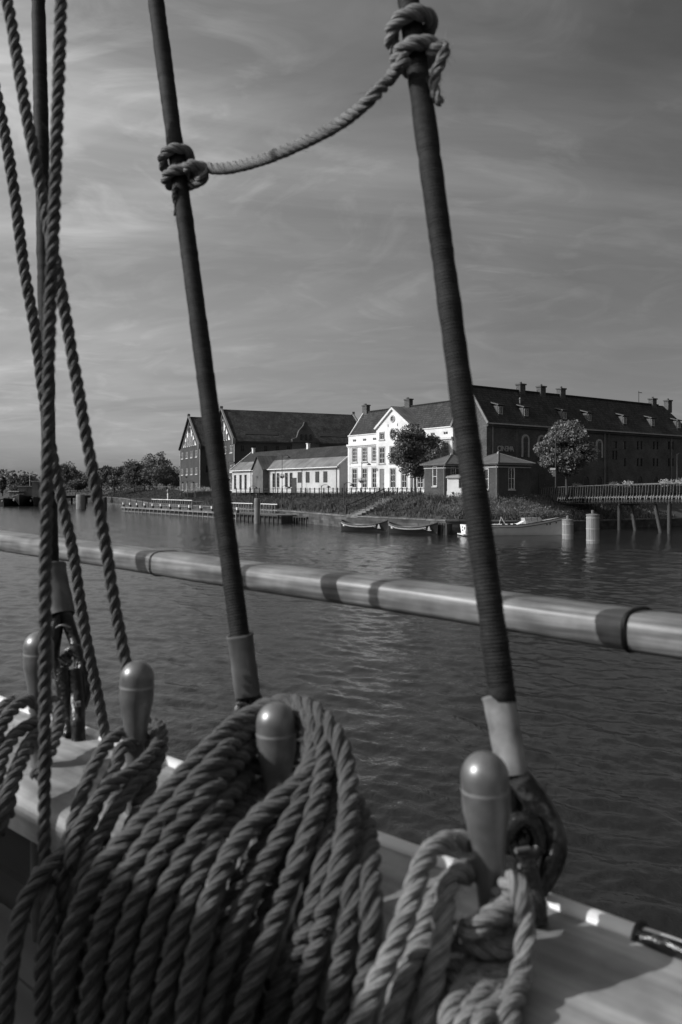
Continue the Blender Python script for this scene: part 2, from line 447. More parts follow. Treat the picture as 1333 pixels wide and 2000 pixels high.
M['stave'] = mat('pale_timber_staves', .27, .75, var=.3, scale=5, stretch=(1, 1, .08), blot=.35)
M['hullwhite'] = mat('white_boat_paint', .85, .35, .5, var=.05, scale=2, blot=.12)
M['hulldark'] = mat('dark_boat_paint', .025, .35, .5, var=.2)
M['hullmid'] = mat('grey_boat_paint', .08, .5, var=.25)
M['canvas'] = mat('white_canvas', .62, .8, var=.12, scale=4)
M['flower'] = mat('pale_flowers', .42, .8, var=.35, scale=6, trans=.2)
M['water'] = water_mat()
M['rope_grey'] = rope_mat('hemp_rope_grey', .098)
M['rope_coil'] = rope_mat('hemp_rope_thick', .082)
M['rope_pale'] = rope_mat('pale_sisal_rope', .225)
M['rope_rat'] = rope_mat('ratline_rope', .17)
M['rope_run'] = rope_mat('running_rope', .085)
M['fuzz'] = mat('rope_fibres', .19, .8, var=.3)
M['marline'] = mat('tarred_marline', .020, .7, .25, var=.5, scale=60, bump=.6, bscale=500, bdist=.001, stretch=(1, 1, 3), blot=.45, blots=14)
M['tar'] = patchy('black_tarred_eye', .007, .05, 38, .32, .5, (.56, .64))
M['blackpaint'] = patchy('black_gloss_iron', .007, .05, 55, .26, .6, (.60, .66))
M['glint'] = mat('glint_grey_iron', .13, .4, .5, var=.4, scale=60)  # pale tone put in for highlights on the small black fittings
M['leather'] = mat('pale_leather', .27, .65, var=.35, scale=30, stretch=(1, 1, .25), bump=.3, bscale=120, bdist=.001, blot=.5, blots=35)
M['leather2'] = mat('grey_leather', .12, .7, var=.25, scale=30, stretch=(1, 1, .4), bump=.3, bscale=120, bdist=.001, blot=.35, blots=25)
M['pin'] = mat('satin_grey_varnish', .20, .42, .6, var=.08, scale=14, bump=.05, bscale=60, bdist=.001, stretch=(1, 1, .3), blot=.25, blots=60, metal=.45, coat=.8)
M['pinband'] = mat('satin_pale_ring', .30, .45, .5, var=.1, scale=20, metal=.4)
M['cap'] = mat('varnished_cap_wood', .42, .5, .4, var=.26, scale=60, stretch=(.08, 1, 1), bump=.3, bscale=50, bdist=.002, blot=.5, blots=12, detail=9)
M['rail'] = mat('varnished_spar_wood', .215, .38, .4, var=.55, scale=130, stretch=(.045, 1, 1), bump=.35, bscale=45, bdist=.004, blot=.5, blots=16, detail=9)
M['edge'] = mat('white_gloss_rail_edge', .78, .3, .5, var=.06, scale=10, blot=.1, blots=12)
M['bulwark'] = mat('dark_bulwark_paint', .06, .5, .5, var=.3, scale=8, stretch=(.2, 1, 1), bump=.2, bscale=20)
M['shipdeck'] = mat('scrubbed_deck', .12, .7, var=.3, scale=14, stretch=(.06, 1, 1))
M['joint'] = mat('joint_black', .02, .6, var=.1)
M['zinc2'] = masonry('pavilion_zinc', .135, .08, bw=.6, bh=60, uvmode=True, rough=.55, var=.1, bump=.5, bdist=.03, stain=.35, msize=.02, offset=0)

# ================================================================ THE SETTING
GZ = 3.7                                    # street level above the water
dF = np.array([.576, -.817]); eF = np.array([.817, .576])     # along / into the white front
bank = [(-700, 420), (-105, 310), (-89, 291), (-68, 248), (-40, 165), (-6.7, 104.5), (0, 89), (10, 76), (19.5, 77), (25, 83.5), (40, 93.5), (85, 122), (300, 250), (2500, 1500)]
inl = [(0, 1), (.6, .8), (.9, .43), (.95, .32), (.92, .38), (.85, .53), (.80, .60), (.45, .89), (-.25, .97), (-.6, .80), (-.54, .84), (-.5, .86), (-.5, .86), (-.5, .86)]
QZ = [1.9, 1.8, 1.6, 1.5, 1.45, 1.45, 1.4, 1.35, 1.25, 1.0, .95, .95, .95, .95]
nb = len(bank)
def bank_at(i, f, off):
    a, b = np.array(bank[i]), np.array(bank[i + 1]); na, nb_ = np.array(inl[i]), np.array(inl[i + 1])
    return (a + na * off) * (1 - f) + (b + nb_ * off) * f
def bank_z(off, q): return float(np.interp(off, [0, .8, 2, 7, 11.5, 20], [q, q, q + .33, 3.1, GZ, GZ]))

qw = MB()
for i in range(nb - 1):
    a, b = bank[i], bank[i + 1]
    qw.add([(a[0], a[1], -1), (b[0], b[1], -1), (b[0], b[1], QZ[i + 1] - .14), (a[0], a[1], QZ[i] - .14)], [(0, 1, 2, 3)])
qw.build('quay_wall', M['quaywall'], kind='structure')
# coping stones, each its own piece where it shows ten pixels or more; a strip beyond
cop = empty('quay_coping'); cop['kind'] = 'structure'
cst = MB()
for i in range(nb - 1):
    a = np.array(bank[i]); b = np.array(bank[i + 1]); Ls = np.linalg.norm(b - a); near = 4 <= i <= 9
    n = max(1, int(Ls / 1.35)) if near and i < 10 else 1
    for k in range(n):
        f0, f1 = k / n, (k + 1) / n - (.012 / Ls * 1.35 if n > 1 else 0) * 3
        q = []
        for f, off in ((f0, -.06), (f1, -.06), (f1, .5), (f0, .5)):
            p = bank_at(i, f, off); q.append((p[0], p[1], QZ[i] * (1 - f) + QZ[i + 1] * f - .14 + (random.uniform(-.012, .012) if n > 1 else 0)))
        (cst if n == 1 else MB()).prism(q, (0, 0, .14)) if n == 1 else MB().prism(q, (0, 0, .14)).build('coping_stone', M['concrete'], cop)
cst.build('coping_strip', M['concrete'], cop)

ter = MB(); offs = [.5, .8, 2, 4.5, 7, 11.5, 20]
rows = []
for off in offs:
    r = []
    for i in range(nb - 1):
        m = 24 if 2 <= i <= 9 else 4
        for k in range(m + (1 if i == nb - 2 else 0)):
            p = bank_at(i, k / m, off)
            z = bank_z(off, QZ[i] * (1 - k / m) + QZ[i + 1] * k / m) + (0 if off < 1 or off > 9 else .18 * math.sin(p[0] * .9 + off) * math.cos(p[1] * .7))
            r.append((p[0], p[1], z if off > .7 else z - .02))
    rows.append(r)
far = []
for (x, y, z) in rows[-1]:
    v_ = Vector((x, y - 40, 0)).normalized(); far.append((v_.x * 7000, max(v_.y * 7000, y + 5), GZ))
rows.append(far); W_ = len(rows[0])
for j in range(len(rows) - 1):
    vs = rows[j] + rows[j + 1]
    ter.add(vs, [(i, i + 1, W_ + i + 1, W_ + i) for i in range(W_ - 1)], 0 if j < 5 else 1, True)
ter.build('ground', [M['soil'], M['street']], kind='structure')

lb = MB()
lp = [(-3000, 210), (-84, 203), (-79.5, 214), (-92, 255), (-117, 312.5), (-700, 420), (-3000, 420)]
lb.add([(x, y, 1.75) for x, y in lp], [list(range(len(lp)))])
for i in range(4):
    a, b = lp[i], lp[i + 1]; lb.add([(a[0], a[1], -1), (b[0], b[1], -1), (b[0], b[1], 1.75), (a[0], a[1], 1.75)], [(0, 1, 2, 3)])
lb.build('far_quay', M['soil'], kind='structure')

# ---- water: one sheet with real ripples near the ship
ang = np.r_[np.linspace(-180, -34, 30, endpoint=False), np.linspace(-34, 34, 760), np.linspace(34, 180, 30, endpoint=False)[1:]]
ang = np.radians(90 - ang)
rad = [0.0]; r_ = 2.6
rads = [0.3, 1.5]
while r_ < 9000:
    rads.append(r_); r_ *= 1.0060 if r_ < 60 else (1.03 if r_ < 300 else 1.3)
rads = np.array(rads)
X = rads[:, None] * np.cos(ang)[None]; Y = rads[:, None] * np.sin(ang)[None]
Z = np.zeros_like(X)
wr = np.random.default_rng(3)
for k in range(80):
    lam = 0.13 * (1.1 / 0.13) ** wr.random(); th = R(235) + wr.normal() * .7; q = 2 * np.pi / lam
    amp = 0.0036 * lam ** 1.0; fade = 1 / (1 + (rads / (lam * 140)) ** 3)
    w = np.sin(q * (X * math.cos(th) + Y * math.sin(th)) + wr.random() * 6.28 + 1.1 * np.sin(X * .31 * (1 + wr.random()) + Y * .23 * (1 + wr.random()) + k))
    if k % 8 == 0: lam = 1.2 + 1.8 * wr.random(); q = 2 * np.pi / lam; amp = .0028 * lam; fade = 1 / (1 + (rads / (lam * 140)) ** 3); w = np.sin(q * (X * math.cos(th) + Y * math.sin(th)) + k)
    Z += amp * fade[:, None] * (w + .30 * w * w)
nr, na_ = X.shape
V = np.stack([X, Y, Z], -1).reshape(-1, 3)
ii = np.arange(nr - 1)[:, None] * na_; jj = np.arange(na_)[None]; j2 = (jj + 1) % na_
Fw = np.stack([ii + jj, ii + na_ + jj, ii + na_ + j2, ii + j2], -1).reshape(-1, 4)
fast_mesh('water', V, Fw, M['water'], kind='structure')

# ================================================================ BUILDINGS
wcache = {}
def win_meshes(w, h, nx, nz, fw=.07, arch=False, fm='trim', depth=.10):
    key = (round(w, 2), round(h, 2), nx, nz, fw, arch, fm)
    if key in wcache: return wcache[key]
    m = MB(); y0, y1 = .02, depth
    if not arch:
        m.box(-w / 2, -w / 2 + fw, y0, y1, 0, h).box(w / 2 - fw, w / 2, y0, y1, 0, h)
        m.box(-w / 2 + fw, w / 2 - fw, y0, y1, 0, fw).box(-w / 2 + fw, w / 2 - fw, y0, y1, h - fw, h)
    bw = fw * .55
    for i in range(1, nx): x = -w / 2 + w * i / nx; m.box(x - bw / 2, x + bw / 2, y0 + .015, y1 - .01, fw, h - fw)
    for j in range(1, nz): z = h * j / nz; m.box(-w / 2 + fw, w / 2 - fw, y0 + .02, y1 - .02, z - bw / 2, z + bw / 2)
    o = m.build('window', M[fm]); fme = o.data; bpy.data.objects.remove(o)
    g = MB().box(-w / 2 + .01, w / 2 - .01, .085, .10, .01, h - .01)
    o = g.build('pane', M['glass']); gme = o.data; bpy.data.objects.remove(o)
    wcache[key] = (fme, gme); return wcache[key]
def window(parent, loc, w, h, rz=0.0, nx=2, nz=2, fw=.07, fm='trim', sill=None, surround=0, sm='trim'):
    f, g = win_meshes(w, h, nx, nz, fw, False, fm)
    o = child_mesh('window', f, parent, loc, rz); child_mesh('pane', g, o)
    if sill:
        key = ('sill', round(w, 2), sill, round(surround, 2), round(h, 2), sm)
        if key not in wcache:
            s = MB().box(-w / 2 - .08 - surround, w / 2 + .08 + surround, -.10, .0, -.14, -.003)
            if surround:
                s.box(-w / 2 - surround, -w / 2, -.05, 0, 0, h + surround).box(w / 2, w / 2 + surround, -.05, 0, 0, h + surround).box(-w / 2, w / 2, -.05, 0, h, h + surround)
            so = s.build('sill', M[sm]); wcache[key] = so.data; bpy.data.objects.remove(so)
        child_mesh('sill', wcache[key], o)
    return o
def arch_window(parent, loc, w, h, rz=0.0, ring=.18, rm='brick_red', fm='dark'):
    key = ('arch', round(w, 2), round(h, 2), ring, rm, fm)
    if key not in wcache:
        def outline(ww, hh, n=9):
            r = ww / 2; return [(-r, 0)] + [(-r * math.cos(math.pi * i / n), hh - r + r * math.sin(math.pi * i / n)) for i in range(n + 1)] + [(r, 0)]
        inner = outline(w, h); outer = outline(w + 2 * ring, h + ring)
        s = MB()
        for i in range(len(inner) - 1):
            q = [(inner[i][0], -.09, inner[i][1]), (inner[i + 1][0], -.09, inner[i + 1][1]), (outer[i + 1][0], -.09, outer[i + 1][1]), (outer[i][0], -.09, outer[i][1])]
            s.prism(q, (0, .09, 0))
        a = s.build('window', M[rm]); am = a.data; bpy.data.objects.remove(a)
        p = MB().prism([(x, -.02, z) for x, z in inner], (0, .02, 0))
        b = p.build('pane', M['glass']); bm_ = b.data; bpy.data.objects.remove(b)
        g = MB()
        for i in (-1, 0, 1): g.box(i * w / 4 - .02, i * w / 4 + .02, -.045, -.022, .02, h - w * .3)
        for j in range(1, 5): g.box(-w / 2 + .01, w / 2 - .01, -.043, -.024, j * h / 5 - .02, j * h / 5 + .02)
        c = g.build('glazing_bars', M[fm]); cm = c.data; bpy.data.objects.remove(c)
        wcache[key] = (am, bm_, cm)
    a, b, c = wcache[key]
    o = child_mesh('window', a, parent, loc, rz); child_mesh('pane', b, o); child_mesh('glazing_bars', c, o); return o
front = lambda u, d, z: (u, d, z)          # wall facing -y, into +y
leftw_ = lambda u, d, z: (d, -u, z)        # wall facing -x (u = -y)

# ---------------------------------------------------------------- white classical building
WR = np.array([13.06, 93.0]); LW = 20.9; WL = WR - dF * LW
aF = math.atan2(dF[1], dF[0])
wb = empty('white_building', (WL[0], WL[1], GZ), aF,
           'white plastered two storey building with small pediment and round windows, behind the leafy tree', 'building')
def fW(px, py=None):
    t = along(px, WL, dF); Yy = WL[1] + t * dF[1]
    return (t, zat(py, Yy) - GZ) if py is not None else t
DP = 5.8; EV = 7.85; RZ = 11.35
pedL, pedR = fW(739.5), fW(806)
holes = []; wl_ = []
upp = [fW(p) for p in (693, 712.5, 732)]; 
pitch_ = upp[1] - upp[0]
right_x = [LW - 1.25, LW - 1.25 - pitch_, LW - 1.25 - 2 * pitch_]
for x in upp + right_x:
    if x in right_x[2:]: pass
    holes.append((x - .52, x + .52, 4.25, 6.15)); wl_.append((x, 4.25, 1.04, 1.9, 3, 4))
    holes.append((x - .52, x + .52, .75, 3.35)); wl_.append((x, .75, 1.04, 2.6, 2, 4))
    holes.append((x - .42, x + .42, 7.0, 7.42)); wl_.append((x, 7.0, .84, .42, 2, 1))
body = MB()
body.wall(0, pedL, 0, EV, [h for h in holes if h[1] < pedL], front, .16)
body.wall(pedR, LW, 0, EV, [h for h in holes if h[0] > pedR], front, .16)
# centre bay, proud of the front, rising into the pediment
cb = (pedL + pedR) / 2; bw_ = pedR - pedL; PZ = 8.75; PA = 11.0
bh = []
for x in (pedL + 1.2, cb, pedR - 1.2):
    bh.append((x - .55, x + .55, 3.9, 6.0)); bh.append((x - .5, x + .5, .2 if x == pedL + 1.2 else .75, 3.2))
bh.append((pedL + .75, pedL + 1.65, 7.0, 7.9)); bh.append((pedR - 1.65, pedR - .75, 7.0, 7.9))
bayf = lambda u, d, z: (u, d - .35, z)
body.wall(pedL, pedR, 0, PZ, bh, bayf, .16)
body.prism([(pedL, -.35, PZ), (pedR, -.35, PZ), (cb, -.35, PA)], (0, 3.2, 0))
body.add([(pedL, -.35, 0), (pedL, 3, 0), (pedL, 3, PZ), (pedL, -.35, PZ)], [(3, 2, 1, 0)])
body.add([(pedR, -.35, 0), (pedR, 3, 0), (pedR, 3, PZ), (pedR, -.35, PZ)], [(0, 1, 2, 3)])
# ends and back
for xx, rev in ((0, False), (LW, True)):
    pts = [(xx, 0, 0), (xx, DP, 0), (xx, DP, EV - .4), (xx, DP / 2, RZ - .1), (xx, 0, EV)]
    body.add(pts, [list(range(5)) if rev else list(range(5))[::-1]])
body.add([(0, DP, 0), (LW, DP, 0), (LW, DP, EV - .4), (0, DP, EV - .4)], [(3, 2, 1, 0)])
body.build('wall', M['white'], wb)
for xa, xb in ((-.1, pedL - .02), (pedR + .02, LW)): MB().prism([(xa, 0, 6.28), (xa, 0, 6.72), (xa, -.28, 6.72), (xa, -.28, 6.45), (xa, -.12, 6.43), (xa, -.12, 6.28)], (xb - xa, 0, 0)).build('cornice', M['trim'], wb)
for xa, xb in ((-.05, pedL - .02), (pedR + .02, LW)): MB().box(xa, xb, -.10, .35, EV, EV + .12).build('parapet_cap', M['trim'], wb)
for xa, xb in ((-.04, .42), (pedL - .24, pedL - .04), (LW - .5, LW - .05)): MB().box(xa, xb, -.07, 0, 0, 6.28).build('pilaster', M['trim'], wb)
MB().box(0, LW, -.06, 0, 3.62, 3.85).build('band_course', M['trim'], wb)
for x, z, w, h, nx, nz in wl_: window(wb, (x, 0, z), w, h, 0, nx, nz, .07, 'trim', True if h > 1 else None, .14 if h > 1 else 0, 'trimgrey')
for (a, b, c, d) in bh:
    if c < .5:
        dr = MB().box(a, b, -.27, -.22, c, d).build('door', M['lead'], wb)
        MB().box(b - .18, b - .1, -.32, -.27, 1.1, 1.3).build('handle', M['dark'], dr)
    else: window(wb, ((a + b) / 2, -.35, c), b - a, d - c, 0, 2, 3 if d - c > 1 else 1, .07, 'trim', True, .12, 'trimgrey')
def ring_window(px, py, rw, rh):
    x, z = cb if px is None else fW(px), 0
    z = py; s = MB(); n = 20
    q = [(math.cos(2 * math.pi * i / n), math.sin(2 * math.pi * i / n)) for i in range(n)]
    for i in range(n):
        a, b = q[i], q[(i + 1) % n]
        s.prism([(a[0] * rw, -.1, a[1] * rh), (b[0] * rw, -.1, b[1] * rh), (b[0] * (rw + .16), -.1, b[1] * (rh + .16)), (a[0] * (rw + .16), -.1, a[1] * (rh + .16))], (0, .1, 0))
    s.box(-.025, .025, -.04, -.02, -rh, rh).box(-rw, rw, -.04, -.02, -.025, .025)
    o = s.build('round_window', M['trimgrey'], wb, (x, -.35, z))
    MB().prism([(a * rw, -.015, b * rh) for a, b in q], (0, .015, 0)).build('pane', M['glass'], o)
ring_window(None, 9.55, .30, .30); ring_window(None, 7.6, .42, .62)
for sx_ in (-.95, .95): MB().box(cb + sx_ - .06, cb + sx_ + .06, -.37, -.34, 8.55, 8.9).build('slit', M['dark'], wb)
pr = MB()
for sgn, xe in ((-1, pedL), (1, pedR)):
    e0 = (xe + sgn * .28, -.62, PZ - .18); 
    q = [(xe + sgn * .28, 3.0, PZ - .10), (xe + sgn * .28, -.62, PZ - .10), (cb, -.62, PA + .16), (cb, 3.0, PA + .16)]
    pr.slab(q if sgn < 0 else [q[1], q[0], q[3], q[2]], .08)
pr.build('pediment_roof', M['zinc'], wb)
pt = MB()
for sgn, xe in ((-1, pedL), (1, pedR)):
    pt.prism([(xe + sgn * .26, -.60, PZ - .22), (cb, -.60, PA + .03), (cb, -.60, PA - .24), (xe + sgn * .0, -.60, PZ - .38)], (0, .22, 0))
pt.build('raking_cornice', M['trim'], wb)
sl = (RZ - EV) / (DP / 2 - .3)
def white_roof():
    r = MB()
    r.slab([(-.12, .3, EV - .02), (LW + .3, .3, EV - .02), (LW + 2.2, DP / 2, RZ), (-.12, DP / 2, RZ)], .12)
    r.slab([(LW + .3, DP + .3, EV - .5), (-.12, DP + .3, EV - .5), (-.12, DP / 2, RZ), (LW + 2.2, DP / 2, RZ)], .12)
    o = r.build('roof', M['tile'], wb)
    for ya, za in ((.2, EV - .02), (DP + .3, EV - .55)): MB().bar((-.14, ya, za), (-.14, DP / 2, RZ + .08), .14, .22).build('verge', M['trim'], wb)
    MB().bar((0, DP / 2, RZ + .03), (LW + 2, DP / 2, RZ + .03), .26, .14).build('ridge_tiles', M['tile'], wb)
    for px in (715.5, 798.5):
        kk = (px - CX) / F; P = WL + eF * (DP / 2); t = along(px, P, dF)
        c = MB().box(t - .5, t + .5, DP / 2 - .3, DP / 2 + .3, RZ - .9, RZ + .85).box(t - .58, t + .58, DP / 2 - .38, DP / 2 + .38, RZ + .85, RZ + 1.0)
        c.box(t - .35, t - .05, DP / 2 - .15, DP / 2 + .15, RZ + 1.0, RZ + 1.2)
        c.build('chimney', M['brick_dark'], wb)
white_roof()

# ---------------------------------------------------------------- long brick building with the CINEMA sign
Cc = np.array([16.2, 88.6]); aE = math.atan2(eF[1], eF[0]); LB = 41.0; WB = 5.4; EB = 8.0; RB = 12.35; YR = 2.75
bb = empty('cinema_building', (Cc[0], Cc[1], GZ), aE, 'long dark brick building with CINEMA sign, row of dormers and tiled roof', 'building')
def fB(px, py=None):
    t = along(px, Cc, eF); Yy = Cc[1] + t * eF[1]
    return (t, zat(py, Yy) - GZ) if py is not None else t
bwl = MB(); bhs = []; bwin = []
def addw(px, y0, y1, w, nx=2, nz=3):
    x, z1 = fB(px, y0); z0 = fB(px, y1)[1]; z0 = max(z0, .05)
    bhs.append((x - w / 2, x + w / 2, z0, z1)); bwin.append((x, z0, w, z1 - z0, nx, nz))
for px in (1055 / 3.333 + 933, 1160 / 3.333 + 933, 1260 / 3.333 + 933):
    for (a, b) in ((862, 878), (895, 911)):
        for dx in (-3.6, 3.6): addw(px + dx, a, b, .50, 1, 3)
for a, b in ((862, 878), (895, 911)): addw(958 / 3.333 + 933, a, b, .62, 1, 3)
for dx in (-3, 3): addw(895 / 3.333 + 933 + dx, 880, 898, .42, 1, 4)
addw(895 / 3.333 + 933, 862, 876, .9, 2, 2)
bwl.wall(0, LB, 0, EB, bhs, front, .2)
bwl.add([(0, 0, 0), (0, WB, 0), (0, WB, EB - .2), (0, YR, RB - .12), (0, 0, EB)], [(4, 3, 2, 1, 0)])
bwl.add([(LB, 0, 0), (LB, WB, 0), (LB, WB, EB), (LB, 0, EB)], [(0, 1, 2, 3)])
bwl.add([(0, WB, 0), (LB, WB, 0), (LB, WB, EB), (0, WB, EB)], [(3, 2, 1, 0)])
bwl.build('wall', M['brick_dark'], bb)
for x, z, w, h, nx, nz in bwin: window(bb, (x, .06, z), w, h, 0, nx, nz, .05, 'dark')
for px, y0, y1 in ((1026.5, 852, 893), (1057.6, 853, 893), (1170.5, 861, 894)):
    x, z1 = fB(px, y0); z0 = fB(px, y1)[1]; arch_window(bb, (x, 0, z0), .85, z1 - z0, 0, .22, 'trimgrey')
for px in (1145, 1170.5, 1250, 1281, 1311):
    x, z1 = fB(px, 931); arch_window(bb, (x, 0, .8), .95, z1 - .8, 0, .15, 'brick_dark')
for px in (1058.5, 1326):
    x, z1 = fB(px, 926); dd = MB().box(x - .6, x + .6, -.05, .0, .02, z1).build('door', M['dark'], bb); MB().box(x + .4, x + .48, -.1, -.05, 1.05, 1.2).build('handle', M['steel'], dd)
arch_window(bb, (0, 2.3, 3.4), .9, 2.1, -math.pi / 2, .18, 'brick_dark')
window(bb, (0.0, 4.2, .9), .9, 1.6, -math.pi / 2, 2, 3, .06, 'trim', True, .0, 'trimgrey')
# wall piers and down pipes
for px in (1010, 1188.5): x = fB(px); MB().box(x - .16, x + .16, -.14, 0, 0, EB - .25).build('wall_pier', M['brick_dark'], bb)
for px in (1180.5, 962, 1311): x = fB(px); MB().cyl((x, -.1, .1), (x, -.1, EB - .1), .06, n=8).build('downpipe', M['lead'], bb)
MB().box(-.15, LB, -.42, -.24, EB - .16, EB - .02).build('gutter', M['trimgrey'], bb)
MB().box(-.02, LB, -.24, 0, EB - .42, EB - .2).build('eaves_band', M['brick_red'], bb)
rt = MB()
rt.slab([(-.15, -.36, EB - .02), (LB, -.36, EB - .02), (LB - 3.2, YR, RB), (-.15, YR, RB)], .14)
rt.slab([(LB, WB + .3, EB), (-.15, WB + .3, EB), (-.15, YR, RB), (LB - 3.2, YR, RB)], .14)
rt.add([(LB, -.36, EB - .02), (LB, WB + .3, EB), (LB - 3.2, YR, RB)], [(0, 1, 2)], uvs=[[(0, 0), (6, 0), (3, 6)]])
rt.build('roof', M['tile'], bb)
MB().bar((-.1, YR, RB + .05), (LB - 4.4, YR, RB + .05), .28, .16).build('ridge_tiles', M['tile'], bb)
for ya in (-.4, WB + .2): MB().bar((-.2, ya, EB - .1), (-.2, YR, RB + .04), .16, .28).build('verge', M['lead'], bb)
for i, px in enumerate((1017.5, 1057.5, 1096.5, 1275, 1305)):
    P = Cc - dF * YR; t = along(px, P, eF)
    c = MB().box(t - .46, t + .46, YR - .34, YR + .34, RB - .9, RB + .72).box(t - .56, t + .56, YR - .44, YR + .44, RB + .72, RB + .88)
    c.cyl((t, YR, RB + .88), (t, YR, RB + 1.12), .13, n=8); c.build('chimney', M['brick_dark'], bb)
dm_w = MB(); dm_w.box(-.42, .42, 0, 1.15, 0, 1.12)
do = dm_w.build('dormer', M['slate'], bb); dme = do.data; bpy.data.objects.remove(do)
rm_ = MB(); rm_.prism([(-.58, -.22, 1.10), (-.58, 1.3, 1.55), (-.58, 1.3, 1.66), (-.58, -.22, 1.21)], (1.16, 0, 0)); ro = rm_.build('dormer_roof', M['tile_old']); rme = ro.data; bpy.data.objects.remove(ro)
bm2 = MB(); bm2.prism([(-.60, -.24, 1.12), (-.60, 1.0, 1.48), (-.60, 1.0, 1.60), (-.60, -.24, 1.24)], (.04, 0, 0)); bm2.prism([(-.52, -.16, -.20), (-.52, 1.1, 1.50), (-.52, 1.1, 1.62), (-.52, -.16, -.06)], (.08, 0, 0)); bo = bm2.build('barge_board', M['slate']); bme = bo.data; bpy.data.objects.remove(bo)
wf, wg = win_meshes(.62, .85, 2, 1, .06)
dwm = MB(); dwm.box(-.31, .31, -.05, -.012, .14, 1.0, 0); 
dwm.box(-.33, -.25, -.09, -.05, .12, 1.02, 1).box(.25, .33, -.09, -.05, .12, 1.02, 1).box(-.25, .25, -.09, -.05, .12, .2, 1).box(-.25, .25, -.09, -.05, .94, 1.02, 1).box(-.03, .03, -.085, -.05, .2, .94, 1)
dwo = dwm.build('window', [M['glass'], M['trimgrey']]); dwme = dwo.data; bpy.data.objects.remove(dwo)
for px in (983, 1033, 1108, 1156.5, 1226, 1280.5, 1331.5):
    x = fB(px); d = child_mesh('dormer', dme, bb, (x, .42, EB + .95)); child_mesh('roof', rme, d); child_mesh('barge_board', bme, d); child_mesh('window', dwme, d)
x = fB(1033); MB().cyl((x + .2, 1.5, EB + 2.2), (x + .2, 1.5, EB + 3.2), .09, n=8).cyl((x + .2, 1.5, EB + 3.2), (x + .2, 1.5, EB + 3.4), .16, .04, n=8).build('vent_pipe', M['lead'], bb)
P = Cc - dF * YR; t = along(1248, P, eF)
MB().cyl((t, YR, RB), (t, YR, RB + 1.7), .045, n=6).bar((t - .1, YR, RB + 1.5), (t + .75, YR, RB + 1.5), .02, .09).build('wind_vane', M['iron'], bb)
def text_mesh(name, body_, size, mat_, parent, loc, rot, ext=.02, bold=0.0):
    cu = bpy.data.curves.new(name, 'FONT'); cu.body = body_; cu.size = size; cu.extrude = ext; cu.offset = bold; cu.align_x = 'LEFT'; cu.resolution_u = 2
    to = bpy.data.objects.new(name, cu); link(to); bpy.context.view_layer.update()
    me = bpy.data.meshes.new_from_object(to.evaluated_get(bpy.context.evaluated_depsgraph_get())); bpy.data.objects.remove(to)
    me.materials.clear(); me.materials.append(mat_)
    o = bpy.data.objects.new(name, me); o.parent = parent; o.location = loc; o.rotation_euler = rot; return link(o)
x0, z0 = fB(969.5, 880.8); x1 = fB(1000.5)
for i, ch in enumerate('CINEMA'):
    text_mesh('letter', ch, .86, M['trimgrey'], bb, (x0 + (x1 - x0) * (0, .21, .29, .475, .625, .83)[i], -.16, z0), (R(90), 0, 0), .03, .012)

# ---------------------------------------------------------------- two small brick pavilions and the white kiosk between them
def pavilion(C0, ex, ey, base, eave, apex, label, wins):
    r = empty('brick_pavilion', (C0[0], C0[1], base), aE, label, 'pavilion', 'small brick pavilions on the quay')
    E = eave - base; A = apex - base; m = MB(); hf = []; hl = []
    for (side, u, z, w, h) in wins: (hf if side == 'f' else hl).append((u - w / 2, u + w / 2, z, z + h))
    m.wall(0, ex, 0, E, hf, front, .14); m.wall(-ey, 0, 0, E, [(-b, -a, c, d) for a, b, c, d in hl], leftw_, .14)
    m.add([(ex, 0, 0), (ex, ey, 0), (ex, ey, E), (ex, 0, E)], [(0, 1, 2, 3)]); m.add([(0, ey, 0), (ex, ey, 0), (ex, ey, E), (0, ey, E)], [(3, 2, 1, 0)])
    m.build('wall', M['brick_red'], r)
    for (side, u, z, w, h) in wins:
        window(r, (u, 0, z) if side == 'f' else (0, u, z), w, h, 0 if side == 'f' else -math.pi / 2, 1 if side == 'l' else 2, 2, .08, 'trim', True, 0, 'trimgrey')
    b = MB()
    for (z0_, z1_, o_) in ((E - .50, E - .40, .06), (E - .22, E, .16)):
        b.box(-o_, ex + o_, -o_, 0, z0_, z1_).box(-o_, 0, 0.002, ey, z0_, z1_)
    b.build('cornice', M['trimgrey'], r)
    o_ = .38; c = (ex / 2, ey / 2, A); q = [(-o_, -o_, E), (ex + o_, -o_, E), (ex + o_, ey + o_, E), (-o_, ey + o_, E)]
    rf = MB()
    for i in range(4):
        a_, b_ = Vector(q[i]), Vector(q[(i + 1) % 4]); L_ = (b_ - a_).length
        rf.add([a_, b_, c], [(0, 1, 2)], uvs=[[(0, 0), (L_, 0), (L_ / 2, 3)]])
    rf.prism([(x, y, E) for x, y, _ in q], (0, 0, -.1))
    ro_ = rf.build('roof', M['zinc2'], r)
    h = MB()
    for p in q[:2] + [q[3]]: h.bar((p[0], p[1], E + .02), (c[0], c[1], A + .04), .08, .08)
    h.build('hip_roll', M['lead'], r)
    MB().lathe([(.13, -.1), (.13, .06), (.06, .12), (.02, .26)], 8, c=c).build('finial', M['trimgrey'], r)
    MB().cyl((-.08, .12, .2), (-.08, .12, E - .1), .05, n=8).build('downpipe', M['lead'], r)
    return r
pavilion((16.15, 82.0), 4.9, 4.6, 2.9, CZ + 2.72, CZ + 3.82, 'small square brick pavilion with pyramid roof in front of the CINEMA wall', [('f', 2.05, 1.35, .95, 2.3), ('l', 1.7, 1.35, .75, 2.2)])
pavilion((11.4, 87.0), 5.0, 3.5, 3.1, CZ + 2.75, CZ + 3.85, 'small square brick pavilion with pyramid roof beside the leafy tree', [('l', 1.75, 1.5, .75, 2.2), ('f', 1.2, 1.4, .75, 2.2)])
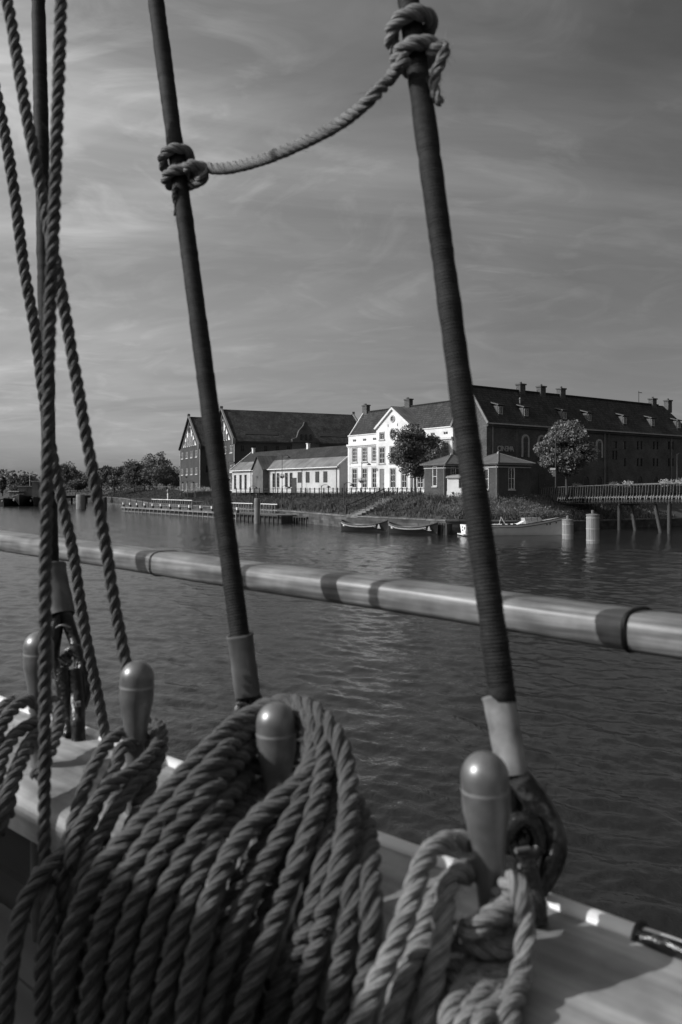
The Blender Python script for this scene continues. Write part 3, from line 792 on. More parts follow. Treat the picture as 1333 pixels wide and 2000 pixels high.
k0 = np.array([11.55, 86.7]); k1 = np.array([13.9, 85.6]); kd = k1 - k0; kl = np.linalg.norm(kd); ka = math.atan2(kd[1], kd[0])
kz = zat(975, 86.5) - .35; kt = zat(933.5, 86.5)
kk_ = empty('white_kiosk', (k0[0], k0[1], kz), ka, 'low white walled kiosk between the two brick pavilions', 'kiosk')
MB().wall(0, kl, 0, kt - kz, [(kl * .50, kl * .64, 1.55, kt - kz - .05)], front, .15).box(0, kl, .16, 1.1, 0, kt - kz - .01).build('wall', M['white'], kk_)
window(kk_, (kl * .57, 0, 1.55), kl * .14, kt - kz - 1.6, 0, 1, 1, .04, 'trimgrey')
MB().prism([(-.1, -.2, kt - kz), (-.1, 1.2, kt - kz + .3), (-.1, 1.2, kt - kz + .42), (-.1, -.2, kt - kz + .1)], (kl + .15, 0, 0)).build('roof', M['trimgrey'], kk_)
# banner leaning in front of the kiosk
ban = empty('banner', (k0[0] - .10, k0[1] - .42, zat(976, 86.3)), ka, 'white banner with dark emblem and lettering in front of the kiosk', 'banner')
MB().box(0, kl + .1, 0, .04, 0, .92).build('sheet', M['canvas'], ban)
MB().box(0.02, .08, .04, .09, -.3, .92).box(kl - .08, kl - .02, .04, .09, -.3, .92).build('post', M['trimgrey'], ban)
MB().prism([(.72 + .13 * math.cos(a), -.012, .70 + .16 * math.sin(a)) for a in np.linspace(0, 2 * math.pi, 12, endpoint=False)], (0, .01, 0)).prism([(.52, -.012, .36), (.72, -.012, .24), (.96, -.012, .36), (.72, -.012, .44)], (0, .01, 0)).build('emblem', M['dark'], ban)
rl = MB()
for i in range(11):
    xx = 1.02 + i * .12; hh = .16 + .08 * ((i * 7) % 3) / 2; rl.box(xx, xx + .03, -.012, -.002, .52, .52 + hh).box(xx + .03, xx + .08, -.012, -.002, .52 + hh * (.2 + .6 * (i % 2)), .56 + hh * (.2 + .6 * (i % 2)))
rl.build('lettering', M['dark'], ban)

# ---------------------------------------------------------------- low white shed along the quay
SL = WL - dF * 34.6; LS = 32.4
sh = empty('white_shed', (SL[0], SL[1], GZ), aF, 'long low white single storey building with tile and metal roof', 'building')
def fS(px, py=None):
    t = along(px, SL, dF); Yy = SL[1] + t * dF[1]
    return (t, zat(py, Yy) - GZ) if py is not None else t
ES = 4.05; RS = 6.95; YS = 3.9
hs_ = []; wins_ = []
for p in (459.6, 470.3, 480, 495.5, 504): x = fS(p); hs_.append((x - .42, x + .42, .55, 3.0)); wins_.append((x, .55, .84, 2.45))
for p in (535, 543.6, 559.8, 569): x = fS(p); hs_.append((x - .42, x + .42, .85, 3.1)); wins_.append((x, .85, .84, 2.25))
sq = []
for p in (585.6, 601.4, 620.3, 636): x = fS(p); sq.append(x)
dx_ = fS(575.5)
s = MB(); s.wall(0, LS, 0, ES, hs_, front, .2)
for xx in (0, LS): s.add([(xx, 0, 0), (xx, 2 * YS, 0), (xx, 2 * YS, ES), (xx, YS, RS - .08), (xx, 0, ES)], [list(range(5)) if xx else list(range(5))[::-1]])
s.add([(0, 2 * YS, 0), (LS, 2 * YS, 0), (LS, 2 * YS, ES), (0, 2 * YS, ES)], [(3, 2, 1, 0)])
s.build('wall', M['white2'], sh)
for x, z, w, h in wins_: window(sh, (x, .05, z), w, h, 0, 2, 4, .05, 'lead', True, 0, 'trimgrey')
for x in sq: MB().box(x - .5, x + .5, -.05, 0, 1.55, 3.15).build('shutter', M['dark'], sh)
dd = MB().box(dx_ - .6, dx_ + .6, -.06, 0, .02, 2.3).build('door', M['dark'], sh); MB().box(dx_ + .4, dx_ + .48, -.1, -.06, 1, 1.2).build('handle', M['steel'], dd)
sg = (RS - ES) / YS
MB().slab([(-.1, -.35, ES - .35 * sg), (LS + .1, -.35, ES - .35 * sg), (LS + .1, 1.7, ES + 1.7 * sg), (-.1, 1.7, ES + 1.7 * sg)], .08).build('metal_roof', M['zinc'], sh)
MB().slab([(-.1, 1.62, ES + 1.7 * sg), (LS + .1, 1.62, ES + 1.7 * sg), (LS + .1, YS, RS + .08), (-.1, YS, RS + .08)], .1).slab([(LS + .1, 2 * YS + .3, ES - .3), (-.1, 2 * YS + .3, ES - .3), (-.1, YS, RS + .08), (LS + .1, YS, RS + .08)], .1).build('roof', M['tile'], sh)
MB().box(-.1, LS + .1, -.50, -.36, ES - .42, ES - .28).build('gutter', M['trim'], sh)
for xa in (-.14, LS + .14): MB().bar((xa, -.35, ES - .2), (xa, YS, RS + .1), .12, .2).build('verge', M['trim'], sh)
for px in (490.5, 602.5):
    t = along(px, SL + eF * YS, dF); t = max(t, .6)
    MB().box(t - .22, t + .22, YS - .22, YS + .22, RS - .5, RS + .75).box(t - .28, t + .28, YS - .28, YS + .28, RS + .75, RS + .85).build('chimney', M['white'], sh)
for px in (491, 524.5, 538.5, 590.5, 658): x = fS(px); MB().cyl((x, -.08, .1), (x, -.08, ES - .35), .05, n=6).build('downpipe', M['lead'], sh)
a_, b_ = fS(505.5), fS(525.5); m_ = (a_ + b_) / 2
MB().box(a_, b_, -1.1, -.01, 0, ES - .2).prism([(a_, -1.1, ES - .2), (b_, -1.1, ES - .2), (m_, -1.1, 5.85)], (0, 3.5, 0)).build('entrance_porch', M['slate'], sh)
MB().slab([(a_ - .25, 2.6, ES - .35), (a_ - .25, -1.35, ES - .35), (m_, -1.35, 6.0), (m_, 2.6, 6.0)], .07).slab([(b_ + .25, -1.35, ES - .35), (b_ + .25, 2.6, ES - .35), (m_, 2.6, 6.0), (m_, -1.35, 6.0)], .07).build('porch_roof', M['zinc'], sh)

# ---------------------------------------------------------------- two brick warehouses
eW = np.array([.914, .407]); iW = np.array([-.407, .914]); aW = math.atan2(eW[1], eW[0])
def warehouse(C0, wd, Lw, E, A, label, cols, extra):
    r = empty('brick_warehouse', (C0[0], C0[1], GZ), aW, label, 'warehouse', 'gabled brick warehouses'); C0 = np.array(C0)
    hl = []; wn_ = []; q = .62; h2 = wd / 2
    for c in cols:
        yc = along(c, C0, iW)
        for z in (.35, 3.9, 7.75):
            for dy in (-.5, .5): hl.append((yc + dy - .34, yc + dy + .34, z, z + 1.45)); wn_.append((yc + dy, z, .68, 1.45))
    m = MB(); m.wall(-wd, 0, 0, E, [(-b, -a, c, d) for a, b, c, d in hl], leftw_, .18)
    m.add([(0, 0, E), (0, wd, E), (0, h2, A - .1)], [(2, 1, 0)])
    m.add([(Lw, 0, 0), (Lw, wd, 0), (Lw, wd, E), (Lw, h2, A - .1), (Lw, 0, E)], [list(range(5))])
    m.add([(0, wd, 0), (Lw, wd, 0), (Lw, wd, E), (0, wd, E)], [(3, 2, 1, 0)])
    hf = []; fw_ = []
    for i in range(int(Lw / 2.4)):
        u = 1.6 + i * 2.4; hf.append((u - .4, u + .4, 7.9, 9.2)); fw_.append((u, 7.9, .8, 1.3)); hf.append((u - .4, u + .4, 4.2, 5.8)); fw_.append((u, 4.2, .8, 1.6))
    m.wall(0, Lw, 0, E, hf, front, .18); m.build('wall', M['brick_ware'], r)
    for y, z, w, h in wn_: window(r, (0, y, z), w, h, -math.pi / 2, 2, 2, .07, 'trim', True, 0, 'trim')
    for u, z, w, h in fw_: window(r, (u, 0, z), w, h, 0, 2, 2, .07, 'dark')
    # plastered field of the gable between brick ribs
    pz0, pz1 = E + .15, E + .15 + (A - E) * .72; pw = h2 * .66
    ribs = [-.62, -.36, -.12, .12, .36, .62]
    g = MB()
    g.add([(-.05, h2 - pw, pz0), (-.05, h2 + pw, pz0), (-.05, h2, pz1)], [(2, 1, 0)])
    g.add([(-.05, h2 - pw, pz0), (-.05, h2 + pw, pz0), (0, h2 + pw, pz0), (0, h2 - pw, pz0)], [(0, 1, 2, 3)]); g.build('gable_panel', M['white'], r)
    for k in (-.72, -.44, -.15, .15, .44, .72):
        yy = h2 + k * pw; top = pz0 + (pz1 - pz0) * (1 - abs(k)); MB().box(-.16, -.052, yy - .16, yy + .16, pz0 - .1, top).build('brick_rib', M['brick_ware'], r)
    MB().box(-.18, -.052, h2 - .3, h2 + .3, pz0 + (pz1 - pz0) * .62, pz1 + .3).build('brick_rib', M['brick_ware'], r)
    for k in (-.58, -.295, 0, .295, .58):
        yy = h2 + k * pw; top = (pz1 - pz0) * (1 - abs(k)) * .62
        MB().box(-.09, -.055, yy - .26, yy + .26, pz0 + .1, pz0 + top).build('slot_window', M['glass'], r)
    for k, (y0, y1) in enumerate(((-.35, h2), (wd + .35, h2))):
        z0_, z1_ = E - .35 * (A - E) / h2, A
        qd = [(-.3, y0, z0_), (Lw + .1, y0, z0_), (Lw + .1, y1, z1_), (-.3, y1, z1_)]
        MB().slab(qd if k == 0 else [qd[1], qd[0], qd[3], qd[2]], .16).build('roof', M['tile_old'], r)
    for xx in (-.28, Lw + .1):
        cpn = MB()
        cpn.bar((xx, -.3, E - .1), (xx, h2, A + .22), .34, .34).bar((xx, wd + .3, E - .1), (xx, h2, A + .22), .34, .34); cpn.box(xx - .3, xx + .3, h2 - .35, h2 + .35, A + .1, A + .62)
        cpn.box(xx - .28, xx + .28, -.6, 0, E - .9, E + .25)
        cpn.build('gable_coping', M['lead'], r)
    for yy in (-.02, wd - .28): MB().box(-.07, -.001, yy + .02, yy + .3, 0, E).build('corner_pier', M['trimgrey'], r)
    MB().box(0, Lw, -.3, -.0, E - .45, E - .2).build('eaves_band', M['brick_dark'], r)
    if extra:
        u = along(597, C0, eW); 
        n_ = MB(); n_.prism([(u - 2.9, -.25, E - 2), (u + 2.9, -.25, E - 2), (u + 2.9, -.25, E + .4), (u + 1.9, -.25, E + .8), (u + 1.5, -.25, E + 2.1), (u + .5, -.25, E + 3.2), (u + .3, -.25, E + 3.9), (u - .3, -.25, E + 3.9), (u - .5, -.25, E + 3.2), (u - 1.5, -.25, E + 2.1), (u - 1.9, -.25, E + .8), (u - 2.9, -.25, E + .4)], (0, .6, 0))
        n_.build('wall_dormer', M['brick_dark'], r)
        for k in (-1.0, 0, 1.0): arch_window(r, (u + k, -.25, E + .2), .5, 1.2, 0, .1, 'brick_red')
        for (p0, p1) in ((484, 549), (631, 683)):
            u0, u1 = along(p0, C0, eW), along(p1, C0, eW); yy = 1.5; zz_ = E + (yy) * (A - E) / h2
            MB().slab([(u0, yy, zz_ + .1), (u1, yy, zz_ + .1), (u1, yy + .9, zz_ + .1 + .9 * (A - E) / h2), (u0, yy + .9, zz_ + .1 + .9 * (A - E) / h2)], .1).build('skylight', M['dark'], r)
    return r
warehouse((-20.7, 155), 17.4, 29.3, 10.2, 16.9, 'large brick warehouse with long mottled roof and wall dormer, behind the white shed', (423, 440, 452), True)
warehouse((-30.75, 174), 19.6, 24, 10.2, 17.2, 'brick warehouse with narrow plastered gable, leftmost of the buildings', (356.6, 365.4, 374.6, 384), False)

# ================================================================ PLANTS
def leaf_mesh(name, centres, size, mats, parent, seed=0, jitter=.5, flat=0.0):
    g = np.random.default_rng(seed); n = len(centres)
    a = g.normal(size=(n, 3)); a /= np.linalg.norm(a, axis=1)[:, None]
    b = g.normal(size=(n, 3)); b -= a * (a * b).sum(1)[:, None]; b /= np.linalg.norm(b, axis=1)[:, None]
    if flat: a[:, 2] *= 1 - flat; b[:, 2] *= 1 - flat
    s = size * (1 + jitter * (g.random(n) - .5))[:, None]
    V = np.stack([centres - a * s * .5, centres + b * s * .28, centres + a * s * .5, centres - b * s * .28], 1).reshape(-1, 3)
    Fq = np.arange(n * 4).reshape(-1, 4)
    return fast_mesh(name, V, Fq, mats, parent, smooth=False)
def tree(name, base, H, rad, trunk_h, label, group, n=5000, size=.3, m='leaf', seed=1, clumps=46, cone=0.0, trunk_r=.16, cr=None, lean=0, hollow=.35):
    g = np.random.default_rng(seed)
    r = empty(name, base, 0, label, 'tree', group)
    ch = H - trunk_h; cz = trunk_h + ch / 2
    cen = []
    while len(cen) < clumps:
        p = g.normal(size=3); p /= np.linalg.norm(p); p *= (hollow + (1 - hollow) * g.random()) ** .6
        w = 1 - cone * max(0, p[2]) * .9 + cone * .1
        cen.append((p[0] * rad * w * (.62 + .45 * g.random()), p[1] * rad * w * (.62 + .45 * g.random()), cz + p[2] * ch / 2 * .82))
    cen = np.array(cen); cs = (cr or rad * .30) * (.6 + .8 * g.random(clumps))
    idx = g.integers(0, clumps, n); q = g.normal(size=(n, 3)); q /= np.linalg.norm(q, axis=1)[:, None]
    q *= (g.random(n) ** .45)[:, None] * cs[idx][:, None]; q[:, 2] *= .75
    P = cen[idx] + q; P = P[P[:, 2] > trunk_h * .75]
    leaf_mesh('crown', P, size, M[m], r, seed)
    t = MB(); pts = [(0, 0, -.3), (.03, 0, trunk_h * .5), (.0, .04, trunk_h), (lean, 0, cz), (lean * 1.4, 0, H * .86)]
    P_ = spline([Vector(p) for p in pts], H / 22); t.tube(P_, np.linspace(trunk_r, trunk_r * .25, len(P_)), 8)
    for k in range(0, clumps, max(1, clumps // 11)):
        c = cen[k]; z0 = trunk_h * .85 + (c[2] - trunk_h * .85) * .35
        B_ = spline([Vector((0, 0, z0)), Vector((c[0] * .4, c[1] * .4, z0 + (c[2] - z0) * .55)), Vector(c)], .4)
        if len(B_) > 2: t.tube(B_, np.linspace(trunk_r * .4, trunk_r * .1, len(B_)), 5)
    t.build('trunk', M['bark'], r); return r
def T(px, Y, base_z): p = at(px, 955, Y); return (p.x, Y, base_z)

tree('street_tree', T(811, 93.5, GZ - .2), 8.7, 3.75, 1.7, 'dark leafy round tree in front of the white pedimented building', 'street trees', 19000, .30, 'leaf', 5, 64, .1, .17, .98, .1, .15)
tree('street_tree', T(1107, 88, GZ - .2), 8.9, 3.05, 1.6, 'bright domed tree before the long brick wall, behind the bridge', 'street trees', 15000, .34, 'leaf_pale', 9, 90, .55, .17, .85, 0, .5)
FT = [(305, 883, 40, 243, 'tallest dark tree of the clump left of the warehouses'), (223, 905, 27, 262, 'round tree at the left end of the clump on the grassy bank'),
      (262, 900, 27, 256, 'middle tree of the clump on the grassy bank'), (340, 922, 16, 285, 'small tree just left of the narrow warehouse'), (198, 912, 12, 300, 'slim tree behind the round one, left end of the bank'),
      (137, 905, 29, 285, 'broad tree seen between the hanging ropes, behind the small bridge'), (152, 938, 20, 262, 'low rounded tree beside the small bridge'), (178, 925, 14, 310, 'tree tip just right of the low rounded one'),
      (48, 925, 24, 262, 'broad dark tree behind the moored workboats'), (27, 922, 9, 280, 'narrow poplar behind the moored workboats'), (5, 926, 8, 280, 'conical tree at the left edge of the far quay'),
      (95, 930, 22, 300, 'tree behind the vertical rope and shroud'), (68, 935, 14, 290, 'small tree right of the broad dark one behind the workboats'), (325, 905, 22, 262, 'tree on the right shoulder of the tallest dark one'), (282, 905, 22, 268, 'tree filling the gap left of the tallest dark one')]
for k, (px, py, hw, Yd, lab) in enumerate(FT):
    gz = 3.6 if px > 120 else 1.7
    H = zat(py, Yd) - gz; rr = hw / F * Yd
    tree('far_tree', T(px, Yd, gz), H * 1.04, rr, H * .12, lab, 'trees on the far bank', 3600, .62, 'leaf_far', 40 + k, 34, .6 if hw < 10 else .15, .25, rr * .34)
# far tree line closing the view
n = 26000; g = np.random.default_rng(77)
xs = g.uniform(-1, 1, n); Yl = 420 + g.uniform(0, 60, n); xx = np.where(g.random(n) < .5, g.uniform(-330, -60, n), g.uniform(-60, 420, n))
hh = 8 + 3 * np.sin(xx * .05) + 2.5 * np.sin(xx * .13 + 1) + 2 * np.sin(xx * .31 + 2)
zz_ = GZ + g.random(n) ** .7 * hh
leaf_mesh('far_woodland', np.stack([xx, Yl, zz_], 1), 1.7, M['leaf_far'], None, 3)
bpy.data.objects['far_woodland']['kind'] = 'stuff'; tag(bpy.data.objects['far_woodland'], 'low dark line of distant woodland on the horizon', 'woodland')

# grass and shrubs on the embankment
def bank_scatter(n, i0, i1, o0, o1, seed, w=None):
    g = np.random.default_rng(seed); seg = np.arange(i0, i1)
    Ls = np.array([np.linalg.norm(np.array(bank[i + 1]) - np.array(bank[i])) for i in seg])
    w = Ls if w is None else Ls * np.array(w); pick = g.choice(len(seg), n, p=w / w.sum())
    f = g.random(n); off = g.uniform(o0, o1, n); P = np.zeros((n, 3))
    A = np.array([bank[i] for i in seg]); A2 = np.array([bank[i + 1] for i in seg]); NA = np.array([inl[i] for i in seg]); NB = np.array([inl[i + 1] for i in seg])
    P[:, :2] = (A[pick] + NA[pick] * off[:, None]) * (1 - f)[:, None] + (A2[pick] + NB[pick] * off[:, None]) * f[:, None]
    q = np.array([QZ[i] for i in seg])[pick] * (1 - f) + np.array([QZ[i + 1] for i in seg])[pick] * f
    P[:, 2] = np.where(off < .8, q, np.where(off < 2, q + (off - .8) / 1.2 * .33, np.where(off < 7, q + .33 + (off - 2) / 5 * (2.77 - q), np.minimum(3.1 + (off - 7) / 4.5 * .6, GZ)))); return P, off, g
def blades(name, n, i0, i1, o0, o1, h0, h1, m, seed, wd=.05, w=None, kindlabel=None):
    P, off, g = bank_scatter(n, i0, i1, o0, o1, seed, w)
    keep = np.sin(P[:, 0] * 1.3 + P[:, 1] * .7) * np.sin(P[:, 0] * .37 - P[:, 1] * .9) + g.random(n) * 1.5 > .1
    P = P[keep]; n = len(P)
    pat = .75 + .35 * np.sin(P[:, 0] * .8) * np.sin(P[:, 1] * .6 + 1)
    h = g.uniform(h0, h1, n) * pat; a = g.uniform(0, 6.28, n); d = np.stack([np.cos(a), np.sin(a), np.zeros(n)], 1)
    l = g.normal(size=(n, 3)) * .30; l[:, 2] = 0
    tip = P + l * h[:, None]; tip[:, 2] += h
    mid = P + l * h[:, None] * .35; mid[:, 2] += h * .6
    V = np.stack([P - d * wd, P + d * wd, mid + d * wd * 1.1, tip], 1).reshape(-1, 3); V[:, 2] -= .03
    o = fast_mesh(name, V, np.arange(n * 4).reshape(-1, 4), m, None, smooth=False)
    o['kind'] = 'stuff'; return o
blades('grass', 62000, 2, 10, .8, 11, .28, .80, M['grass'], 11, .045)
blades('grass', 14000, 7, 10, .8, 11, .3, .65, M['leaf_pale'], 14, .05)
blades('grass', 15000, 0, 3, .8, 20, .4, .9, M['grass'], 12, .12)
P, off, g = bank_scatter(620, 4, 8, 1.6, 8.2, 21, [1.0, 1.5, 1.5, 1.1])
mk = np.sin(P[:, 0] * .7 + P[:, 1] * .35) + g.random(len(P)) * 1.5 > .35; P = P[mk]
n = len(P) * 110; idx = g.integers(0, len(P), n); q = g.normal(size=(n, 3)) * np.array([.34, .34, .24]); C_ = P[idx] + q; C_[:, 2] = np.maximum(C_[:, 2] + .30, P[idx, 2])
o = leaf_mesh('shrubbery', C_, .12, M['shrub'], None, 8); o['kind'] = 'stuff'
P, off, g = bank_scatter(300, 7, 9, 1.2, 6.0, 22)
n = len(P) * 110; idx = g.integers(0, len(P), n); q = g.normal(size=(n, 3)) * np.array([.34, .34, .26]); C_ = P[idx] + q; C_[:, 2] = np.maximum(C_[:, 2] + .32, P[idx, 2])
o = leaf_mesh('shrubbery', C_, .12, M['leaf_pale'], None, 9); o['kind'] = 'stuff'

# ================================================================ BRIDGE
A0 = np.array([23.2, 94.0]); dB = np.array([.39, -.921]); nB = np.array([.921, .39])      # nB: towards the far side
br = empty('footbridge', (A0[0], A0[1], 0), 0, 'long dark footbridge on steel piles with curved baluster railings at right', 'bridge')
def bp_(t, off, z): return Vector((dB[0] * t + nB[0] * off, dB[1] * t + nB[1] * off, z))
def zt(t): return 4.42 + .50 * math.sin(min(t, 30) / 30 * math.pi / 2)      # rail top
def zb(t): return zt(t) - 1.62 - .22 * min(t, 20) / 20
ts = np.linspace(-6, 31, 30)
for off in (0, 3.1):
    tb = MB(); Pn = [bp_(t, off, zt(t)) for t in ts]
    for a, b in zip(Pn[:-1], Pn[1:]): tb.bar(a, b, .10, .07)
    tb.build('handrail', M['steel'], br)
dk = MB()
for a, b in zip(ts[:-1], ts[1:]):
    q = [bp_(a, -.05, zt(a) - 1.22), bp_(b, -.05, zt(b) - 1.22), bp_(b, 3.15, zt(b) - 1.22), bp_(a, 3.15, zt(a) - 1.22)]; dk.prism(q, (0, 0, -.14))
dk.build('deck', M['deck'], br)
for o_ in (.30, 2.55):
  gd = MB()
  for a, b in zip(ts[:-1], ts[1:]): gd.prism([bp_(a, o_, zt(a) - 1.37), bp_(b, o_, zt(b) - 1.37), bp_(b, o_ + .25, zt(b) - 1.37), bp_(a, o_ + .25, zt(a) - 1.37)], (0, 0, -.42))
  gd.build('girder', M['iron'], br)
# one bent flat baluster, shared
bl = MB(); prof = [(0, 0), (-.03, -.35), (-.05, -.75), (-.10, -1.10), (-.20, -1.50), (-.24, -1.72), (-.12, -1.86), (.15, -1.90), (.45, -1.86)]
for (a, b) in zip(prof[:-1], prof[1:]):
    w = .035 if a[1] > -1.0 else .055
    bl.bar(nB[0] * a[0] * np.array([1, 0, 0]) + np.array([0, nB[1] * a[0], a[1]]), nB[0] * b[0] * np.array([1, 0, 0]) + np.array([0, nB[1] * b[0], b[1]]), w * 1.6, .05)
bo_ = bl.build('baluster', M['steel']); blm = bo_.data; bpy.data.objects.remove(bo_)
bl2 = MB().bar((0, 0, 0), (0, 0, -1.2), .04, .03); bo_ = bl2.build('baluster', M['iron']); blm2 = bo_.data; bpy.data.objects.remove(bo_)
t = -5.6; k = 0
while t < 30:
    o = child_mesh('baluster', blm, br, bp_(t, 0, zt(t) - .03)); o.rotation_euler = (R(random.uniform(-2, 2)), R(random.uniform(-3, 3)), 0)
    if k % 2 == 0: child_mesh('baluster', blm2, br, bp_(t, 3.1, zt(t) - .03))
    t += .40 if t < 20 else .36; k += 1
for px, tw, sl_ in ((1194, 1.1, 0), (1216, 1.9, .9), (1280, 1.0, 1.2), (1300, .5, 0)):
    t = along(px, A0, dB); b = bp_(t, tw, -1.0); tp = bp_(t - sl_, tw, zt(t) - 1.6)
    MB().cyl(b, tp, .20, n=12).build('pile', M['timber_dark'], br)
MB().bar(bp_(along(1205, A0, dB), .3, zt(12) - 1.95), bp_(along(1205, A0, dB), 2.9, zt(12) - 1.95), .3, .3).build('cross_head', M['iron'], br)
ab = MB(); p0, p1, p2, p3 = bp_(-2, -.3, 0), bp_(4.8, -.3, 0), bp_(4.8, 3.4, 0), bp_(-2, 3.4, 0)
ab.prism([(p.x, p.y, 1.5) for p in (p0, p1, p2, p3)], (0, 0, 1.35)); ab.build('abutment', M['iron'], br)
# flower boxes on the railing
def flowers(root, w, h, n, z, seed):
    g = np.random.default_rng(seed); c = g.normal(size=(n, 3)) * np.array([w * .30, w * .14, h * .28]); c[:, 2] += z; leaf_mesh('flowers', c, .13, M['flower'], root, seed)
for k, (px, lab) in enumerate(((1128, 'flower box on the bridge railing below the bright domed tree'), (1199, 'flower box nearest the middle of the bridge, left of a close pair'), (1227, 'fullest flower box on the bridge, right of a close pair'), (1302, 'flower box on the bridge above the outermost steel pile'), (1330, 'flower box on the bridge at the right edge of the view'))):
    t = along(px, A0 + nB * 3.1, dB); p = bp_(t, 3.1, zt(t)) + Vector((A0[0], A0[1], 0))
    r = empty('flower_box', p, math.atan2(dB[1], dB[0]), lab, 'flower box', 'flower boxes on the bridge railing')
    MB().prism([(-.5, -.1, -.22), (.5, -.1, -.22), (.6, -.16, .06), (-.6, -.16, .06)], (0, .28, 0)).build('box', M['dark'], r); flowers(r, 1.15, .42, 300, .20, 60 + k)

# ================================================================ DOLPHINS IN THE WATER
def dolphin(px, Yd, r, ztop, lab, bands):
    p = at(px, 955, Yd); rt_ = empty('mooring_dolphin', (p.x, Yd, 0), 0, lab, 'mooring post', 'pale stave clad mooring posts before the bridge')
    n = 22
    for i in range(n):
        a = 2 * math.pi * i / n; c_ = Vector((math.cos(a) * r, math.sin(a) * r, 0)); tn = Vector((-math.sin(a), math.cos(a), 0)); w = 2 * math.pi * r / n * .86
        rd = Vector((math.cos(a), math.sin(a), 0)); th = .07; q = [c_ - tn * w / 2, c_ + tn * w / 2, c_ + tn * w / 2 - rd * th, c_ - tn * w / 2 - rd * th]
        dz = random.uniform(-.02, .02)
        MB().prism([(v_.x, v_.y, -1.0) for v_ in q], (0, 0, ztop + 1.0 + dz)).build('stave', M['stave'], rt_)
    MB().cyl((0, 0, -1), (0, 0, ztop - .1), r * .90, n=20).build('core', M['timber_dark'], rt_)
    for z in bands: MB().cyl((0, 0, z), (0, 0, z + .07), r + .025, n=24).build('band', M['trimgrey'], rt_)
    MB().lathe([(r * 1.06, ztop), (r * 1.06, ztop + .09), (r * .3, ztop + .15), (0, ztop + .15)], 20).build('cap', M['timber'], rt_)
    MB().cyl((0, 0, ztop + .1), (0, 0, ztop + .42), .12, n=10).build('post_head', M['timber'], rt_)
dolphin(1158.3, 62.5, .49, 2.22, 'nearer and taller of the two pale stave clad mooring posts', (.25, 1.15, 2.0))
dolphin(1109.5, 68.3, .47, 1.60, 'farther and shorter of the two pale stave clad mooring posts, by the white boat bow', (.35, 1.25))

# ================================================================ JETTY
J0 = np.array([-41.0, 149.0]); dJ = np.array([.560, -.828]); dJ = dJ / np.linalg.norm(dJ); nJ = np.array([.828, .56]); aJ = math.atan2(dJ[1], dJ[0]); JZ = .98
jt = empty('jetty', (J0[0], J0[1], 0), aJ, 'long low timber jetty with a pale fascia and dark square openings', 'jetty')
def tJ(px, o_=0): return along(px, J0 + nJ * o_, dJ)
LJ = tJ(462); LJ2 = tJ(543)
nbd = int(LJ2 / .9)
dkm = MB().box(0, .86, 0, 3.6, 0, .07); oo = dkm.build('deck_board', M['deck']); dkme = oo.data; bpy.data.objects.remove(oo)
for i in range(nbd): child_mesh('deck_board', dkme, jt, (i * .9, 0, JZ - .07 + random.uniform(-.01, .01)))
MB().box(0, LJ, -.06, 0, JZ - .22, JZ + .04).build('fascia', M['timber'], jt)
MB().box(0, LJ, -.05, .05, .14, .26).build('waterline_beam', M['timber'], jt)
nn = 26
for i in range(nn + 1): x = LJ * i / nn; MB().box(x - .09, x + .09, -.09, .06, -.6, JZ - .2).build('fender_post', M['timber'], jt)
MB().box(0, LJ2, .5, 3.2, -.2, JZ - .08).build('underframe', M['timber_dark'], jt)
x = LJ
while x < LJ2: MB().box(x - .08, x + .08, -.05, .12, -.6, JZ - .02).build('fender_post', M['timber_dark'], jt); x += 1.15
MB().box(LJ, LJ2, -.02, .1, JZ - .16, JZ + .02).build('edge_beam', M['timber_dark'], jt)
for px in (242, 255, 268.5, 283.5, 299, 315, 333, 351.6, 371, 393, 415, 439, 464.5):
    t = tJ(px + (0), .35)
    b = MB().box(t - .15, t + .15, .2, .5, JZ, JZ + .42).build('bollard', M['timber_dark'], jt); MB().box(t - .16, t + .16, .19, .51, JZ + .42, JZ + .80).build('bollard_head', M['trim'], b)
def railing(name, x0, x1, y, pale, step=.55, h=1.25, lab=None):
    mm = M['timber'] if pale else M['timber_dark']; r = empty(name, (J0[0] + nJ[0] * y, J0[1] + nJ[1] * y, JZ), aJ, lab, 'railing', 'railings along the back of the jetty')
    MB().box(x0, x1, -.06, .06, h - .1, h).build('top_rail', M['trim'] if pale else M['timber_dark'], r); MB().box(x0, x1, -.04, .04, .35, .45).build('lower_rail', mm, r)
    x = x0
    while x <= x1 + .01: MB().box(x - .05, x + .05, -.045, .045, 0, h - .1).build('post', mm, r); x += step
railing('jetty_railing', tJ(297, 3.4), tJ(376, 3.4), 3.4, True, .95, 1.5, 'pale close barred railing at the middle of the jetty')
railing('jetty_railing', tJ(256, 3.4), tJ(296, 3.4), 3.4, False, 3.2, 1.5, 'dark open railing at the far end of the jetty')
railing('jetty_railing', tJ(377, 3.4), tJ(399, 3.4), 3.4, False, 2.4, 1.35, 'short dark railing right of the pale barred one')
railing('jetty_railing', tJ(448, 3.4), tJ(494, 3.4), 3.4, True, .8, 1.3, 'pale railing left of the tall pile at the near end of the jetty')
railing('jetty_railing', tJ(510, 3.4), tJ(542, 3.4), 3.4, True, .8, 1.3, 'pale railing right of the tall pile at the near end of the jetty')
lf = empty('landing_frame', (J0[0], J0[1], 0), aJ, 'low dark timber landing frame at the near end of the jetty', 'landing stage')
MB().box(LJ2 + .3, LJ2 + 3.6, 2.0, 3.4, .72, .82).build('platform', M['timber_dark'], lf)
for i in range(6): x = LJ2 + .4 + i * .62; MB().box(x - .06, x + .06, 2.0, 2.12, -.6, .72).build('leg', M['timber_dark'], lf)
p = at(502.5, 955, 99)
pl = empty('mooring_pile', (p.x, 99, 0), 0, 'tall thick grey timber pile standing in front of the jetty', 'mooring post'); 
